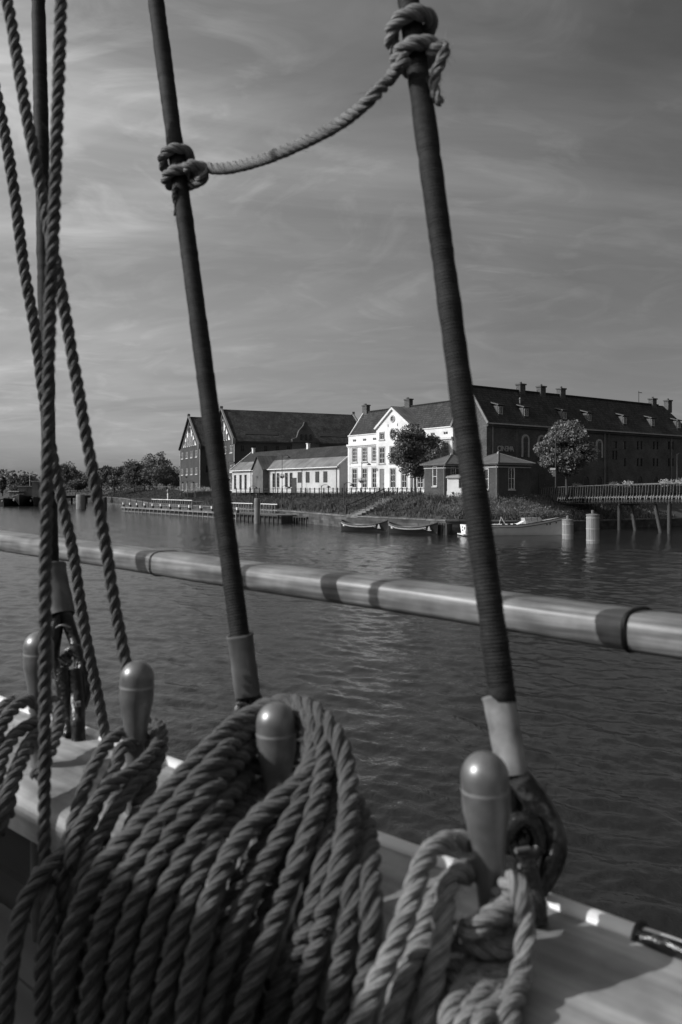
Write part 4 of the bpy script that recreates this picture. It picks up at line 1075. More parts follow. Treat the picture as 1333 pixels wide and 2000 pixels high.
MB().lathe([(.36, -1), (.35, 3.05), (.30, 3.15), (0, 3.15)], 14).build('shaft', M['timber'], pl); MB().cyl((.0, 0, 3.15), (0, 0, 3.55), .08, n=8).lathe([(.16, 3.55), (.16, 3.65), (0, 3.72)], 8).build('top_light', M['dark'], pl)
for px, Yd, r0, zt_, lab in ((157.5, 172, .95, 3.0, 'thick pale pile by the small bridge, seen between the hanging ropes'), (164, 180, .55, 2.7, 'dark pile just behind the thick pale one by the small bridge'), (204, 158, .55, 2.6, 'dark pile with a small top light at the left end of the grassy bank')):
    p = at(px, 955, Yd); q_ = empty('mooring_pile', (p.x, Yd, 0), 0, lab, 'mooring post', 'piles by the small bridge')
    MB().lathe([(r0, -1), (r0 * .95, zt_), (r0 * .8, zt_ + .1), (0, zt_ + .1)], 14).build('shaft', M['timber'] if r0 > .8 else M['timber_dark'], q_)
p = at(865, 955, 75.2)
bx = empty('dark_mooring_block', (p.x, 75.2, 0), R(-35), 'dark timber clad block at the quay behind the nearer rowing sloop', 'fender')
MB().box(-.75, .75, -.4, .5, -.6, 1.05).build('core', M['timber_dark'], bx)
for i in range(6): MB().box(-.74 + i * .25, -.56 + i * .25, -.47, -.402, -.6, 1.1).build('plank', M['timber_dark'] if i > 1 else M['timber'], bx)
# small bridge far left
s0 = at(60, 955, 215); s1 = at(200, 955, 262); sb = empty('small_bridge', (s0.x, s0.y, 0), math.atan2(s1.y - s0.y, s1.x - s0.x), 'low dark bridge far off, seen between the hanging ropes', 'bridge')
Lb = math.hypot(s1.x - s0.x, s1.y - s0.y)
MB().box(0, Lb, 0, 4, 1.55, 2.3).build('deck', M['timber_dark'], sb); MB().box(0, Lb, -.05, .05, 3.35, 3.5).build('top_rail', M['timber'], sb)
for i in range(12): MB().box(i * Lb / 12, i * Lb / 12 + .15, -.05, .05, 2.3, 3.35).build('post', M['timber_dark'], sb)
for i in range(1, 9): MB().cyl((i * Lb / 9, .6, -1), (i * Lb / 9, .6, 1.6), .3, n=8).build('pile', M['timber_dark'], sb)

# ================================================================ BOATS
def hull_grid(L, B, sheer, depth, stern=.0, bow_p=2.2, ns=30, nr=9, flare=.0, rake=.0):
    G = []
    for i in range(ns + 1):
        x = i / ns
        w = B / 2 * (1 - abs(2 * x - .92) ** bow_p / (1.08 ** bow_p)) if stern == 0 else B / 2 * min(1, (stern + (1 - stern) * math.sin(min(x * 2.2, 1) * math.pi / 2))) * (1 - max(0, (x - .42) / .58) ** bow_p)
        w = max(w, .012); zs = sheer(x); zk = -depth * (1 - .55 * max(0, (x - .6) / .4) ** 2 - (.6 * max(0, (.25 - x) / .25) ** 2 if stern == 0 else 0)); row = []
        for k in range(-nr, nr + 1):
            a = abs(k) / nr; z = zk + (zs - zk) * a ** .85; yy = w * (a ** .55 if a < .6 else .6 ** .55 + (1 - .6 ** .55) * ((a - .6) / .4) ** .7)
            row.append((x * L + rake * (x ** 4) * (z - zk), math.copysign(yy, k) if k else 0.0, z))
        G.append(row)
    return G
def hull_obj(G, name, m, root, flip=False, inner=None):
    ns, nr = len(G), len(G[0]); V = [p for r in G for p in r]
    Fq = [(i * nr + j, i * nr + j + 1, (i + 1) * nr + j + 1, (i + 1) * nr + j) for i in range(ns - 1) for j in range(nr - 1)]
    mb = MB(); mb.add(V, Fq, 0, True); mb.add(G[0], [list(range(nr))]); return mb.build(name, m, root)
def sheer_strip(G, root, name, m, w=.06, h=.10, dz=0.0, out=.02, idx=-1):
    for s_ in (0, -1):
        mb = MB(); P_ = [r[s_] if idx == -1 else None for r in G]
        for a, b in zip(P_[:-1], P_[1:]):
            oa = math.copysign(out, a[1]); mb.bar((a[0], a[1] + oa, a[2] + dz), (b[0], b[1] + oa, b[2] + dz), w, h)
        mb.build(name, m, root)
# white motor launch
a0 = at(905, 955, 73.2); a1 = at(1100, 955, 74.4); Lh = math.hypot(a1.x - a0.x, a1.y - a0.y)
wbt = empty('white_launch', (a0.x, a0.y, 0), math.atan2(a1.y - a0.y, a1.x - a0.x), 'long white motor launch with small windscreen moored at the quay', 'boat')
G = hull_grid(Lh, 2.5, lambda x: 1.02 + .02 * x + .72 * max(0, x - .50) ** 1.3 / .50 ** 1.3, .35, stern=.80, bow_p=2.3, flare=.1, rake=.16)
hull_obj(G, 'hull', M['hullwhite'], wbt)
sheer_strip(G, wbt, 'gunwale', M['hulldark'], .05, .06); sheer_strip(G, wbt, 'rubbing_strake', M['hulldark'], .05, .05, -.24, .0)
ins = MB()
for i in range(len(G) - 1):
    a, b = G[i], G[i + 1]; z = .10 if i > 19 else -.18
    ins.add([(a[0][0], a[0][1] * .97, a[0][2] - (0.02 if i > 19 else .15)), (b[0][0], b[0][1] * .97, b[0][2] - (0.02 if i > 19 else .15)), (b[-1][0], b[-1][1] * .97, b[-1][2] - (0.02 if i > 19 else .15)), (a[-1][0], a[-1][1] * .97, a[-1][2] - (0.02 if i > 19 else .15))], [(0, 1, 2, 3)])
ins.build('deck', M['trimgrey'], wbt)
MB().box(Lh * .60, Lh * .76, -.55, .55, 1.0, 1.62).build('engine_box', M['trimgrey'], wbt)
for k, xk in enumerate((.60, .66, .72)):
    ws = MB(); ws.bar((Lh * xk, -.6, 1.35), (Lh * (xk - .02), -.6, 2.15), .05).bar((Lh * xk, .6, 1.35), (Lh * (xk - .02), .6, 2.15), .05).bar((Lh * (xk - .02), -.6, 2.15), (Lh * (xk - .02), .6, 2.15), .05); ws.build('windscreen_frame', M['steel'], wbt)
MB().bar((Lh * .36, .1, 1.0), (Lh * .38, .1, 1.7), .04).bar((Lh * .38, .1, 1.7), (Lh * .42, .1, 1.05), .06).build('tiller_arch', M['trim'], wbt)
MB().prism([(Lh * .54, -.4, 1.05), (Lh * .60, -.4, 1.1), (Lh * .595, -.4, 1.34)], (0, .8, 0)).build('folded_cover', M['canvas'], wbt)
for k in range(4): MB().cyl((Lh * (.40 + k * .055), -.2, 1.0), (Lh * (.40 + k * .055), .2, 1.0), .1, n=8).build('fender', M['hulldark'], wbt)
for xk in (.80, .86, .93): 
    i = int(xk * 30); yv = G[i][4][1]; MB().cyl((G[i][3][0], G[i][2][1] - .03, G[i][2][2] - .05), (G[i][3][0], G[i][2][1] + .10, G[i][2][2] - .05), .07, n=8).build('porthole', M['hulldark'], wbt)
tr = MB(); ym = G[0][-1][1]; tr.cyl((-.03, -ym * .55, .72), (-.005, -ym * .55, .72), .13, n=10).cyl((-.03, ym * .2, .78), (-.005, ym * .2, .78), .09, n=8).prism([(-.03, -.1, .45), (-.03, .25, .45), (-.03, .08, .62)], (.02, 0, 0)); tr.build('stern_marks', M['hulldark'], wbt)
ws_ = MB(); ws_.box(-.28, .1, -ym, ym, .10, .20); ws_.build('swim_step', M['trim'], wbt)
lb_ = MB(); n_ = 16
for i in range(n_):
    a, b = 2 * math.pi * i / n_, 2 * math.pi * (i + 1) / n_; lb_.bar((.25 + .26 * math.cos(a), -ym - .09, .62 + .26 * math.sin(a)), (.25 + .26 * math.cos(b), -ym - .09, .62 + .26 * math.sin(b)), .10, .10)
lbo = lb_.build('lifebuoy', M['canvas'], None); lbo.location = wbt.location; lbo.rotation_euler = wbt.rotation_euler
tag(lbo, 'white ring lifebuoy hanging on the quarter of the white launch', 'lifebuoy')
# rowing sloops
def sloop(px0, px1, Y0, Y1, lab):
    a0, a1 = at(px0, 955, Y0), at(px1, 955, Y1); L = math.hypot(a1.x - a0.x, a1.y - a0.y)
    r = empty('rowing_sloop', (a0.x, a0.y, 0), math.atan2(a1.y - a0.y, a1.x - a0.x), lab, 'boat', 'double ended rowing sloops at the quay')
    G = hull_grid(L, 1.5, lambda x: .68 + .46 * abs(2 * x - .95) ** 2.6, .25, 0, 2.6, rake=.05)
    hull_obj(G, 'hull', M['hulldark'], r); sheer_strip(G, r, 'gunwale', M['hullmid'], .07, .07)
    z_ = MB()
    for i in range(3, 27):
        a, b = G[i], G[i + 1]; z_.add([(a[0][0], a[0][1] * .93, a[0][2] - .16), (b[0][0], b[0][1] * .93, b[0][2] - .16), (b[-1][0], b[-1][1] * .93, b[-1][2] - .16), (a[-1][0], a[-1][1] * .93, a[-1][2] - .16)], [(0, 1, 2, 3)])
    z_.build('inner_planking', M['hullmid'], r)
    MB().box(L * .08, L * .44, -.42, .50, .50, .66).build('folded_cover', M['canvas'], r)
    for k in range(5): MB().box(L * (.46 + k * .08), L * (.48 + k * .08) + .12, -.6, .6, .50, .56).build('thwart', M['timber'], r)
    for k in range(3): MB().bar((L * (.42 + k * .08), -.3, .72), (L * (.80 + k * .04), .3, .80), .05).build('oar', M['timber'], r)
    # lifeline hung in scallops along both sides
    for s_ in (0, -1):
        m_ = MB(); pts = []
        for i in range(1, 25):
            a = G[i][s_]; oo_ = math.copysign(.05, a[1]); b_ = G[min(i + 1, 29)][s_]
            pts.append((a[0], a[1] + oo_, a[2] - .10)); pts.append(((a[0] + b_[0]) / 2, (a[1] + b_[1]) / 2 + oo_, (a[2] + b_[2]) / 2 - .24))
        m_.tube(spline([Vector(p) for p in pts], .06), .022, 6); m_.build('lifeline', M['canvas'], r)
    i = 25; a = G[i][0]
    e_ = MB(); cx_, cy_, cz_ = G[26][0][0], G[26][0][1] - .035, G[26][0][2] - .36
    e_.prism([(cx_ + .13 * math.cos(t), cy_ - .02, cz_ + .13 * math.sin(t)) for t in np.linspace(0, 6.28, 10, endpoint=False)], (0, .06, 0)).prism([(cx_ - .22, cy_ - .02, cz_ - .18), (cx_ + .22, cy_ - .02, cz_ - .18), (cx_ + .26, cy_ - .02, cz_ - .11), (cx_ - .26, cy_ - .02, cz_ - .11)], (0, .06, 0)).prism([(cx_ - .1, cy_ - .02, cz_ + .12), (cx_ + .1, cy_ - .02, cz_ + .12), (cx_, cy_ - .02, cz_ + .26)], (0, .06, 0))
    e_.build('bow_emblem', M['trimgrey'], r)
    for xk in (0, 29): p_ = G[xk][0]; MB().bar((p_[0], 0, .1), (p_[0] + (.05 if xk else -.05), 0, p_[2] + .10), .07, .09).build('stem_post', M['hullmid'], r)
sloop(668, 757, 82.5, 79.0, 'farther of the two dark rowing sloops, by the embankment steps')
sloop(761, 855, 77.5, 74.5, 'nearer of the two dark rowing sloops, beside the dark fender block')
# workboats far left
def workboat(px, Yd, L, B, lab, cab, ang_, hz=2.4, mast=6):
    p = at(px, 955, Yd); r = empty('workboat', (p.x, p.y, 0), R(ang_), lab, 'boat', 'workboats at the far quay')
    G = hull_grid(L, B, lambda x: hz * .62 + hz * .38 * max(0, x - .3) ** 1.6 / .7 ** 1.6, .5, .85, 2.8, rake=.12)
    for rr_ in G:
        for k in range(len(rr_)): rr_[k] = (rr_[k][0] - L, rr_[k][1], rr_[k][2])
    hull_obj(G, 'hull', M['hulldark'], r); sheer_strip(G, r, 'gunwale', M['hullmid'], .16, .16)
    d = MB()
    for i in range(len(G) - 1):
        a, b = G[i], G[i + 1]; d.add([a[0], b[0], b[-1], a[-1]], [(0, 1, 2, 3)])
    o = d.build('deck', M['hullmid'], r); o.location = (0, 0, -.15)
    x0, x1, z1 = cab
    c = MB().wall(-B * .32, B * .32, hz * .7, hz * .7 + z1, [(-B * .28, -.1, hz * .7 + z1 * .55, hz * .7 + z1 * .88), (.1, B * .28, hz * .7 + z1 * .55, hz * .7 + z1 * .88)], lambda u, dd, z: (x1 - dd, u, z), .1)
    c.box(x0, x1 - .15, -B * .32, B * .32, hz * .5, hz * .7 + z1).build('wheelhouse', M['hullmid'], r); MB().box(x0 - .2, x1 + .3, -B * .37, B * .37, hz * .7 + z1, hz * .7 + z1 + .15).build('wheelhouse_roof', M['trimgrey'], r)
    MB().cyl((x0 - 1, 0, hz * .6), (x0 - 1, 0, mast), .08, n=6).bar((x0 - 1, -.8, mast * .8), (x0 - 1, .8, mast * .8), .06).build('mast', M['trimgrey'], r)
    MB().box(G[26][0][0], G[27][0][0], -B * .12, B * .12, hz * .9, hz * 1.12).build('windlass', M['hullmid'], r)
    MB().cyl((L * -.06, -B * .20, hz * .55), (L * -.055, -B * .26, hz * .55), .35, n=8).build('anchor', M['trimgrey'], r)
workboat(38, 197, 22, 6.2, 'dark steel workboat with its round bow facing the water, leftmost at the far quay', (-14, -10, 2.9), -78, 2.9, 8)
workboat(66, 199, 18, 4.2, 'taller wheelhoused workboat beside the round bowed one at the far quay', (-8, -4, 4.6), -82, 2.3, 10)
workboat(8, 199, 15, 4, 'small pale topped workboat at the left edge of the far quay', (-8, -5, 2.2), -95, 2.0, 5)

# ================================================================ STREET FURNITURE
def lamp(px, py0, py1, Yd, lab, arms=1, basket=False, r_=.06):
    p = at(px, py1, Yd); zt2 = zat(py0, Yd); H = zt2 - p.z
    r = empty('street_lamp', p, 0, lab, 'lamp post', 'lamp posts along the quay')
    MB().lathe([(r_ * 2, 0), (r_ * 2, .4), (r_, .6), (r_ * .7, H)], 8).build('pole', M['iron'], r)
    for k in range(arms):
        s_ = 1 if k == 0 else -1
        a = MB(); a.tube(spline([Vector((0, 0, H * .93)), Vector((s_ * .25, 0, H * .93 + .28)), Vector((s_ * .7, 0, H * .93 + .30)), Vector((s_ * .95, 0, H * .93 + .16))], .08), .03, 5); a.build('arm', M['iron'], r)
        MB().lathe([(.05, .18), (.14, .12), (.30, 0), (.26, -.05), (0, -.08)], 10, c=(s_ * .95, 0, H * .93)).build('lamp_head', M['iron'], r)
    if basket:
        b = MB().lathe([(.02, -.28), (.24, -.2), (.36, 0), (.36, .05)], 10, c=(0, 0, H * .42)).build('hanging_basket', M['dark'], r)
        g = np.random.default_rng(int(px)); c = g.normal(size=(260, 3)) * np.array([.30, .30, .16]) + np.array([0, 0, H * .42 + .12]); leaf_mesh('basket_flowers', c, .13, M['flower'], b, int(px))
    return r
lamp(551.5, 888, 962, 118, 'tall lamp post with flower basket before the middle of the long white shed', 1, True, .05)
lamp(707, 903, 966, 104, 'lamp post with flower basket before the left windows of the pedimented building', 1, True, .05)
lamp(446, 900, 962, 128, 'lamp post with flower basket at the left end of the long white shed', 1, True, .05)
lamp(672.5, 944, 1000, 95, 'short lamp post on the embankment left of the steps', 1, False)
lamp(628, 948, 998, 104, 'short lamp post on the embankment below the boarded windows', 1, False)
lamp(488, 951, 984, 118, 'short lamp post on the embankment right of the far shroud rope', 1, False)
lamp(551, 950, 992, 110, 'short lamp post on the embankment under the tall basket lamp', 1, False)
lamp(354, 930, 968, 150, 'lamp post at the left corner of the narrow warehouse', 1, False)
lamp(367, 940, 978, 140, 'lamp post before the narrow warehouse, behind the jetty', 2, False)
lamp(334, 950, 976, 150, 'slim lamp post left of the narrow warehouse', 1, False)
lamp(1323, 886, 946, 84, 'lamp post at the right edge before the long brick wall', 1, False)
p = at(1086, 952, 84); zt2 = zat(836, 84)
r = empty('sign_mast', p, 0, 'tall slim dark mast with a small pale sign beside the bright domed tree', 'sign post')
MB().lathe([(.11, 0), (.09, 1), (.06, zt2 - p.z)], 8).build('pole', M['iron'], r); MB().bar((-.55, 0, zt2 - p.z - .2), (.2, 0, zt2 - p.z), .06, .08).build('lamp_head', M['iron'], r)
zs = zat(916, 84) - p.z; MB().box(-.60, .0, -.06, -.02, zs - .11, zs + .11).build('sign_plate', M['trim'], r); MB().box(-.32, -.06, -.06, -.02, zs - .8, zs - .2).build('lower_plate', M['lead'], r)
# fence along the embankment top
fp = []
for px in range(462, 828, 9):
    Pn = np.array([.0, 89.0]) + np.array([.80, .60]) * 9.5; t = along(px, Pn, dF); fp.append(Pn + dF * t)
fe = empty('quay_fence', (fp[0][0], fp[0][1], 3.35), 0, 'low dark post and rail fence along the top of the embankment', 'fence')
fl = [(p_[0] - fp[0][0], p_[1] - fp[0][1]) for p_ in fp]
for z in (.95, .5):
    m_ = MB()
    for a, b in zip(fl[:-1], fl[1:]): m_.bar((a[0], a[1], z), (b[0], b[1], z), .05, .06)
    m_.build('rail', M['iron'], fe)
for k, a in enumerate(fl): MB().box(a[0] - .07, a[0] + .07, a[1] - .05, a[1] + .05, -.3, 1.12).build('post', M['iron'], fe)
# steps down the embankment with a handrail
st0 = np.array([1.2, 87.3]); sd = np.array([.74, .67])
stp = empty('embankment_steps', (st0[0], st0[1], 1.45), math.atan2(sd[1], sd[0]), 'stone steps with dark handrail down the embankment above the farther sloop', 'steps')
for k in range(10): MB().box(k * .62, k * .62 + .70, -.9, .9, -.3 + k * .19, .05 + k * .19).build('step', M['concrete'], stp)
MB().bar((0, 1.0, 1.0), (6.2, 1.0, 2.9), .09).bar((0, 1.0, .5), (6.2, 1.0, 2.4), .07).build('handrail', M['iron'], stp)
for k in range(5): MB().box(k * 1.5 - .05, k * 1.5 + .05, .95, 1.05, 0, 1.0 + k * .46).build('post', M['iron'], stp)
# oddments on the bank
p = at(317, 957, 175); r = empty('awning', p, R(10), 'pale curved awning on thin poles on the grassy bank', 'awning')
c = MB(); L_ = 3.6
for i in range(8):
    a, b = -1.6 + i * .4, -1.2 + i * .4; c.prism([(a, -1, .75 - .11 * (a + 0) ** 2 * .6), (b, -1, .75 - .11 * b ** 2 * .6), (b, 1, .75 - .11 * b ** 2 * .6), (a, 1, .75 - .11 * a ** 2 * .6)], (0, 0, .06))
c.build('cloth', M['canvas'], r)
for x_ in (-1.5, 1.5): MB().box(x_ - .04, x_ + .04, -.04, .04, -1.9, .55).build('pole', M['iron'], r)
p = at(328.3, 975, 152); r = empty('marker_post', p, 0, 'white marker post with round top on the grassy bank', 'marker')
MB().lathe([(.13, -.3), (.13, 1.1), (.07, 1.12), (.07, 1.25)], 8).build('post', M['trim'], r); MB().lathe([(.0, 1.9), (.16, 1.8), (.2, 1.55), (.12, 1.3), (0, 1.22)], 8).build('round_top', M['trimgrey'], r)
p = at(398, 963, 148); r = empty('planter', p, 0, 'dark tub of pale flowers before the large warehouse', 'planter')
MB().prism([(-1.3, -.4, -.7), (1.3, -.4, -.7), (1.5, -.5, .3), (-1.5, -.5, .3)], (0, 1, 0)).build('tub', M['dark'], r)
g = np.random.default_rng(5); leaf_mesh('flowers', g.normal(size=(500, 3)) * np.array([.9, .4, .22]) + np.array([0, 0, .65]), .22, M['flower'], r, 5)
p = at(370, 966, 148); r = empty('planter', p, 0, 'second tub of pale flowers, left of the shroud before the large warehouse', 'planter')
MB().prism([(-.6, -.4, -.5), (.6, -.4, -.5), (.8, -.5, .3), (-.8, -.5, .3)], (0, 1, 0)).build('tub', M['dark'], r)
leaf_mesh('flowers', g.normal(size=(300, 3)) * np.array([.5, .3, .2]) + np.array([0, 0, .6]), .2, M['flower'], r, 6)

for o in list(bpy.data.objects):
    if o.name.split('.')[0] in ('flowers', 'basket_flowers'): o['kind'] = 'stuff'

# ================================================================ THE SHIP UNDERFOOT
SA = R(-41.0); sS = np.array([math.cos(SA), math.sin(SA)]); sN = np.array([-math.sin(SA), math.cos(SA)])
ship = empty('sailing_ship', (0, 0, CZ), SA, 'wooden sailing ship bulwark with varnished cap rail and white edge in the foreground', 'sailing ship')
def sn(px, Y): x = (px - CX) / F * Y; p = np.array([x, Y]); return float(p @ sS), float(p @ sN)
S0, S1 = -7.0, 3.0; CT = -.430
e = [S0, -4.6, -1.62, S1]
for a, b in zip(e[:-1], e[1:]):
    x0, x1 = a + .0009, b - .0009; n0, n1 = .545, .757
    arc = [(n0 + .026 * (1 - math.cos(t)), CT - .026 * (1 - math.sin(t))) for t in np.linspace(0, math.pi / 2, 8)]
    MB().prism([(x0, y, z) for y, z in [(n0, CT - .052), (n1, CT - .052), (n1, CT)][:3] + arc[::-1]], (x1 - x0, 0, 0)).build('cap_plank', M['cap'], ship)
for a, b in ((S0, -2.6), (-2.597, -.2905), (-.2835, S1)):
    m_ = MB(); n = 12; pr = [(.757, CT - .05)] + [(.7700 + .0125 * math.cos(t), CT - .005 + .0125 * math.sin(t)) for t in np.linspace(math.pi, 0, n)] + [(.7825, CT - .05)]
    vs = [(a, y, z) for y, z in pr] + [(b, y, z) for y, z in pr]; k = len(pr)
    m_.add(vs, [(i, i + 1, k + i + 1, k + i) for i in range(k - 1)], 0, True); m_.add(vs[:k], [list(range(k))]); m_.add(vs[k:], [list(range(k))[::-1]])
    m_.build('white_edge', M['edge'], ship)
m_ = MB(); m_.tube([Vector((-.287, .7700 + .0140 * math.cos(t), CT - .005 + .0140 * math.sin(t))) for t in np.linspace(3.4, -.4, 14)], .0038, 6); m_.build('edge_joint', M['joint'], ship)
hs = spline([Vector((-.284, .7610, CT + .002)), Vector((-.26, .757, CT + .006)), Vector((-.22, .752, CT + .008)), Vector((-.1, .742, CT + .008)), Vector((.2, .735, CT + .008)), Vector((.6, .740, CT + .008))], .01)
MB().tube(hs, .0075, 8).build('black_hose', M['blackpaint'], ship)
bwk = MB().box(S0, S1, .660, .72, -1.45, CT - .052); bwk.build('bulwark', M['bulwark'], ship)
for k in range(5): MB().box(S0, S1, .648, .6595, -1.42 + k * .155, -1.42 + k * .155 + .147).build('bulwark_plank', M['bulwark'], ship)
for s_ in (-5.5, -4.3, -3.1, -1.93, -.75, .55, 1.8): MB().box(s_ - .06, s_ + .06, .600, .647, -1.45, CT - .053).build('timberhead', M['bulwark'], ship)
for k in range(6): MB().box(-3.6, -.98, .14 + k * .084, .14 + k * .084 + .080, -.745, -.700).build('shelf_plank', M['shipdeck'], ship)
MB().box(-3.6, -.98, .16, .62, -1.45, -.747).build('locker', M['bulwark'], ship)
for k in range(28): MB().box(S0, S1, .64 - (k + 1) * .105, .64 - k * .105 - .004, -1.50, -1.452).build('deck_plank', M['shipdeck'], ship)
hl = MB(); pr = [(.79, CT - .06), (.80, -.9), (.86, -1.7), (.90, -2.8), (.82, -4.0), (.45, -4.9), (-2.5, -5.2), (-4.9, -4.9), (-5.3, -4.0), (-5.4, -2.8), (-5.3, -1.7), (-5.3, -.5), (-5.24, -.5), (-5.24, -1.50), (.72, -1.50), (.72, CT - .06)]
k = len(pr); ssn = np.linspace(S0, S1, 9)
vs = [(s_, y, z) for s_ in ssn for y, z in pr]
hl.add(vs, [(i * k + j, i * k + (j + 1) % k, (i + 1) * k + (j + 1) % k, (i + 1) * k + j) for i in range(8) for j in range(k)]); hl.add(vs[:k], [list(range(k))]); hl.add(vs[-k:], [list(range(k))[::-1]])
hl.build('hull', M['hulldark'], ship)
# unseen house on deck, added behind the camera to shade the rope coil
dh = MB(); DHT = .925; dh.box(-7, 2.2, -3.2, -1.25, -1.45, DHT - .10); dh.build('added_shade_house', M['white2'], ship)
MB().prism([(-7.1, -1.16, DHT - .10), (-7.1, -1.5, DHT - .03), (-7.1, -2.2, DHT), (-7.1, -3.0, DHT - .03), (-7.1, -3.3, DHT - .10)], (9.4, 0, 0)).build('added_shade_roof', M['canvas'], ship)
for x in (-5.6, -3.6, -1.6, .4): MB().cyl((x, -1.24, -.25), (x, -1.22, -.25), .16, n=18).build('added_shade_porthole', M['glass'], ship)

# handrail timber outboard
hr = empty('handrail_spar', (0, 0, CZ), SA, 'long varnished timber spar running outboard along the ship side, behind the shrouds', 'spar')
def hz(s): return -.1746 - (s + .316) / 1.718 * .0411 * -1 * -1 if False else -.1746 + (-.316 - s) / 1.718 * .0411
def spar_piece(a, b, name='timber'):
    n = 20; st = np.linspace(a, b, max(3, int((b - a) / .05))); vs = []
    for s_ in st:
        for i in range(n):
            t = 2 * math.pi * i / n; ct, st_ = math.cos(t), math.sin(t); e = .62
            y = .038 * math.copysign(abs(ct) ** e, ct); z = .0245 * math.copysign(abs(st_) ** e, st_)
            vs.append((s_, .984 + y + .0015 * math.sin(s_ * 5), hz(s_) + z + .001 * math.sin(s_ * 8 + 1)))
    m_ = MB(); k = len(st); m_.add(vs, [(i * n + j, i * n + (j + 1) % n, (i + 1) * n + (j + 1) % n, (i + 1) * n + j) for i in range(k - 1) for j in range(n)], 0, True)
    m_.add(vs[:n], [list(range(n))]); m_.add(vs[-n:], [list(range(n))[::-1]]); return m_.build(name, M['rail'], hr)
def s_of(px, n_=.984):
    kx = (px - CX) / F; Yy = n_ / (kx * sN[0] + sN[1]); return float(np.array([kx * Yy, Yy]) @ sS)
j1, j2 = s_of(325), s_of(1247)
spar_piece(-5.5, j1 - .0015); spar_piece(j1 + .0015, j2 - .0015); spar_piece(j2 + .0015, 1.6)
for jj_, w in ((j1, .0035), (j2, .0085)):
    m_ = MB(); m_.tube([Vector((jj_ + .004 * math.cos(t), .984 + .0384 * math.copysign(abs(math.cos(t)) ** .62, math.cos(t)), hz(jj_) + .0249 * math.copysign(abs(math.sin(t)) ** .62, math.sin(t)))) for t in np.linspace(0, 2 * math.pi, 29)], w / 3, 6); m_.build('joint_band', M['joint'], hr)
for s_ in (-4.6, 1.2): MB().cyl((s_, .76, -.50), (s_, .984, hz(s_) - .02), .016, n=10).build('stanchion', M['steel'], hr)

# ---------------------------------------------------------------- ropes
def W3(pts, dx=0, dy=0, dY=0): return [at(p[0] + dx, p[1] + dy, p[2] + dY) for p in pts]
def clear_cap(pts, D, hang=False):
    """ropes that hang down inboard pass in front of the inner edge of the cap"""
    out = []
    for (x, y, Yd) in pts:
        k = (x - CX) / F; lim = (.545 - D * .52) / (k * sN[0] + sN[1])
        if hang:
            w = min(1, max(0, (y - 1480) / 300)); w = w * w * (3 - 2 * w); Yd = Yd * (1 - w) + min(Yd, lim + (Yd - .72) * .12) * w; out.append((x, y, Yd)); continue
        top = -(CT + D * .55) * F / max(y - HY, 1)          # resting on the cap
        out.append((x, y, min(Yd, max(lim, top))))
    return out
def strands(P, D, parent, m, phase=0.0, pitch=3.05, n=12, names='strand', split=True, rad_end=None, wob=.04, seed=0):
    g = np.random.default_rng(seed + int(D * 1e5)); T_, N_, B_ = frames(P)
    d = np.r_[0, np.cumsum(np.linalg.norm(np.diff(P, axis=0), axis=1))]
    sc_ = np.ones(len(P)) if rad_end is None else np.linspace(1, rad_end, len(P))
    sc_ = sc_ * (1 + wob * np.sin(d / D * .9 + g.random() * 6) * .6 + wob * .5 * np.sin(d / D * 2.3 + g.random() * 6))
    hr_ = .262 * D * sc_; rs = .250 * D * sc_; rs[[0, -1]] *= .02; rs[[1, -2]] *= .7; out = []
    an = np.arange(n) / n * 2 * np.pi
    for j in range(3):
        th = 2 * np.pi * d / (pitch * D) + 2 * np.pi * j / 3 + phase + .12 * np.sin(d / D * .7 + j)
        C = P + hr_[:, None] * (np.cos(th)[:, None] * N_ + np.sin(th)[:, None] * B_)
        prof = 1 + .035 * np.sin(an * 7)[None, :] + .02 * g.normal(size=(len(P), n)) * 0
        V, Fc = tube_arrays(C, rs * (1 + .03 * g.normal(size=len(P)).cumsum() * 0), n, prof * np.ones((len(P), 1)))
        uv = np.stack(np.broadcast_arrays((np.arange(n) / n)[None, :], d[:, None]), -1).reshape(-1, 2)
        out.append((V, np.array(Fc), uv))
    if split:
        for V, Fc, uv in out: fast_mesh(names, V, Fc, m, parent, uv=uv)
    else:
        o_ = 0; VV = []; FF = []; UU = []
        for V, Fc, uv in out: VV.append(V); FF.append(Fc + o_); UU.append(uv); o_ += len(V)
        return fast_mesh(names, np.vstack(VV), np.vstack(FF), m, parent, uv=np.vstack(UU))
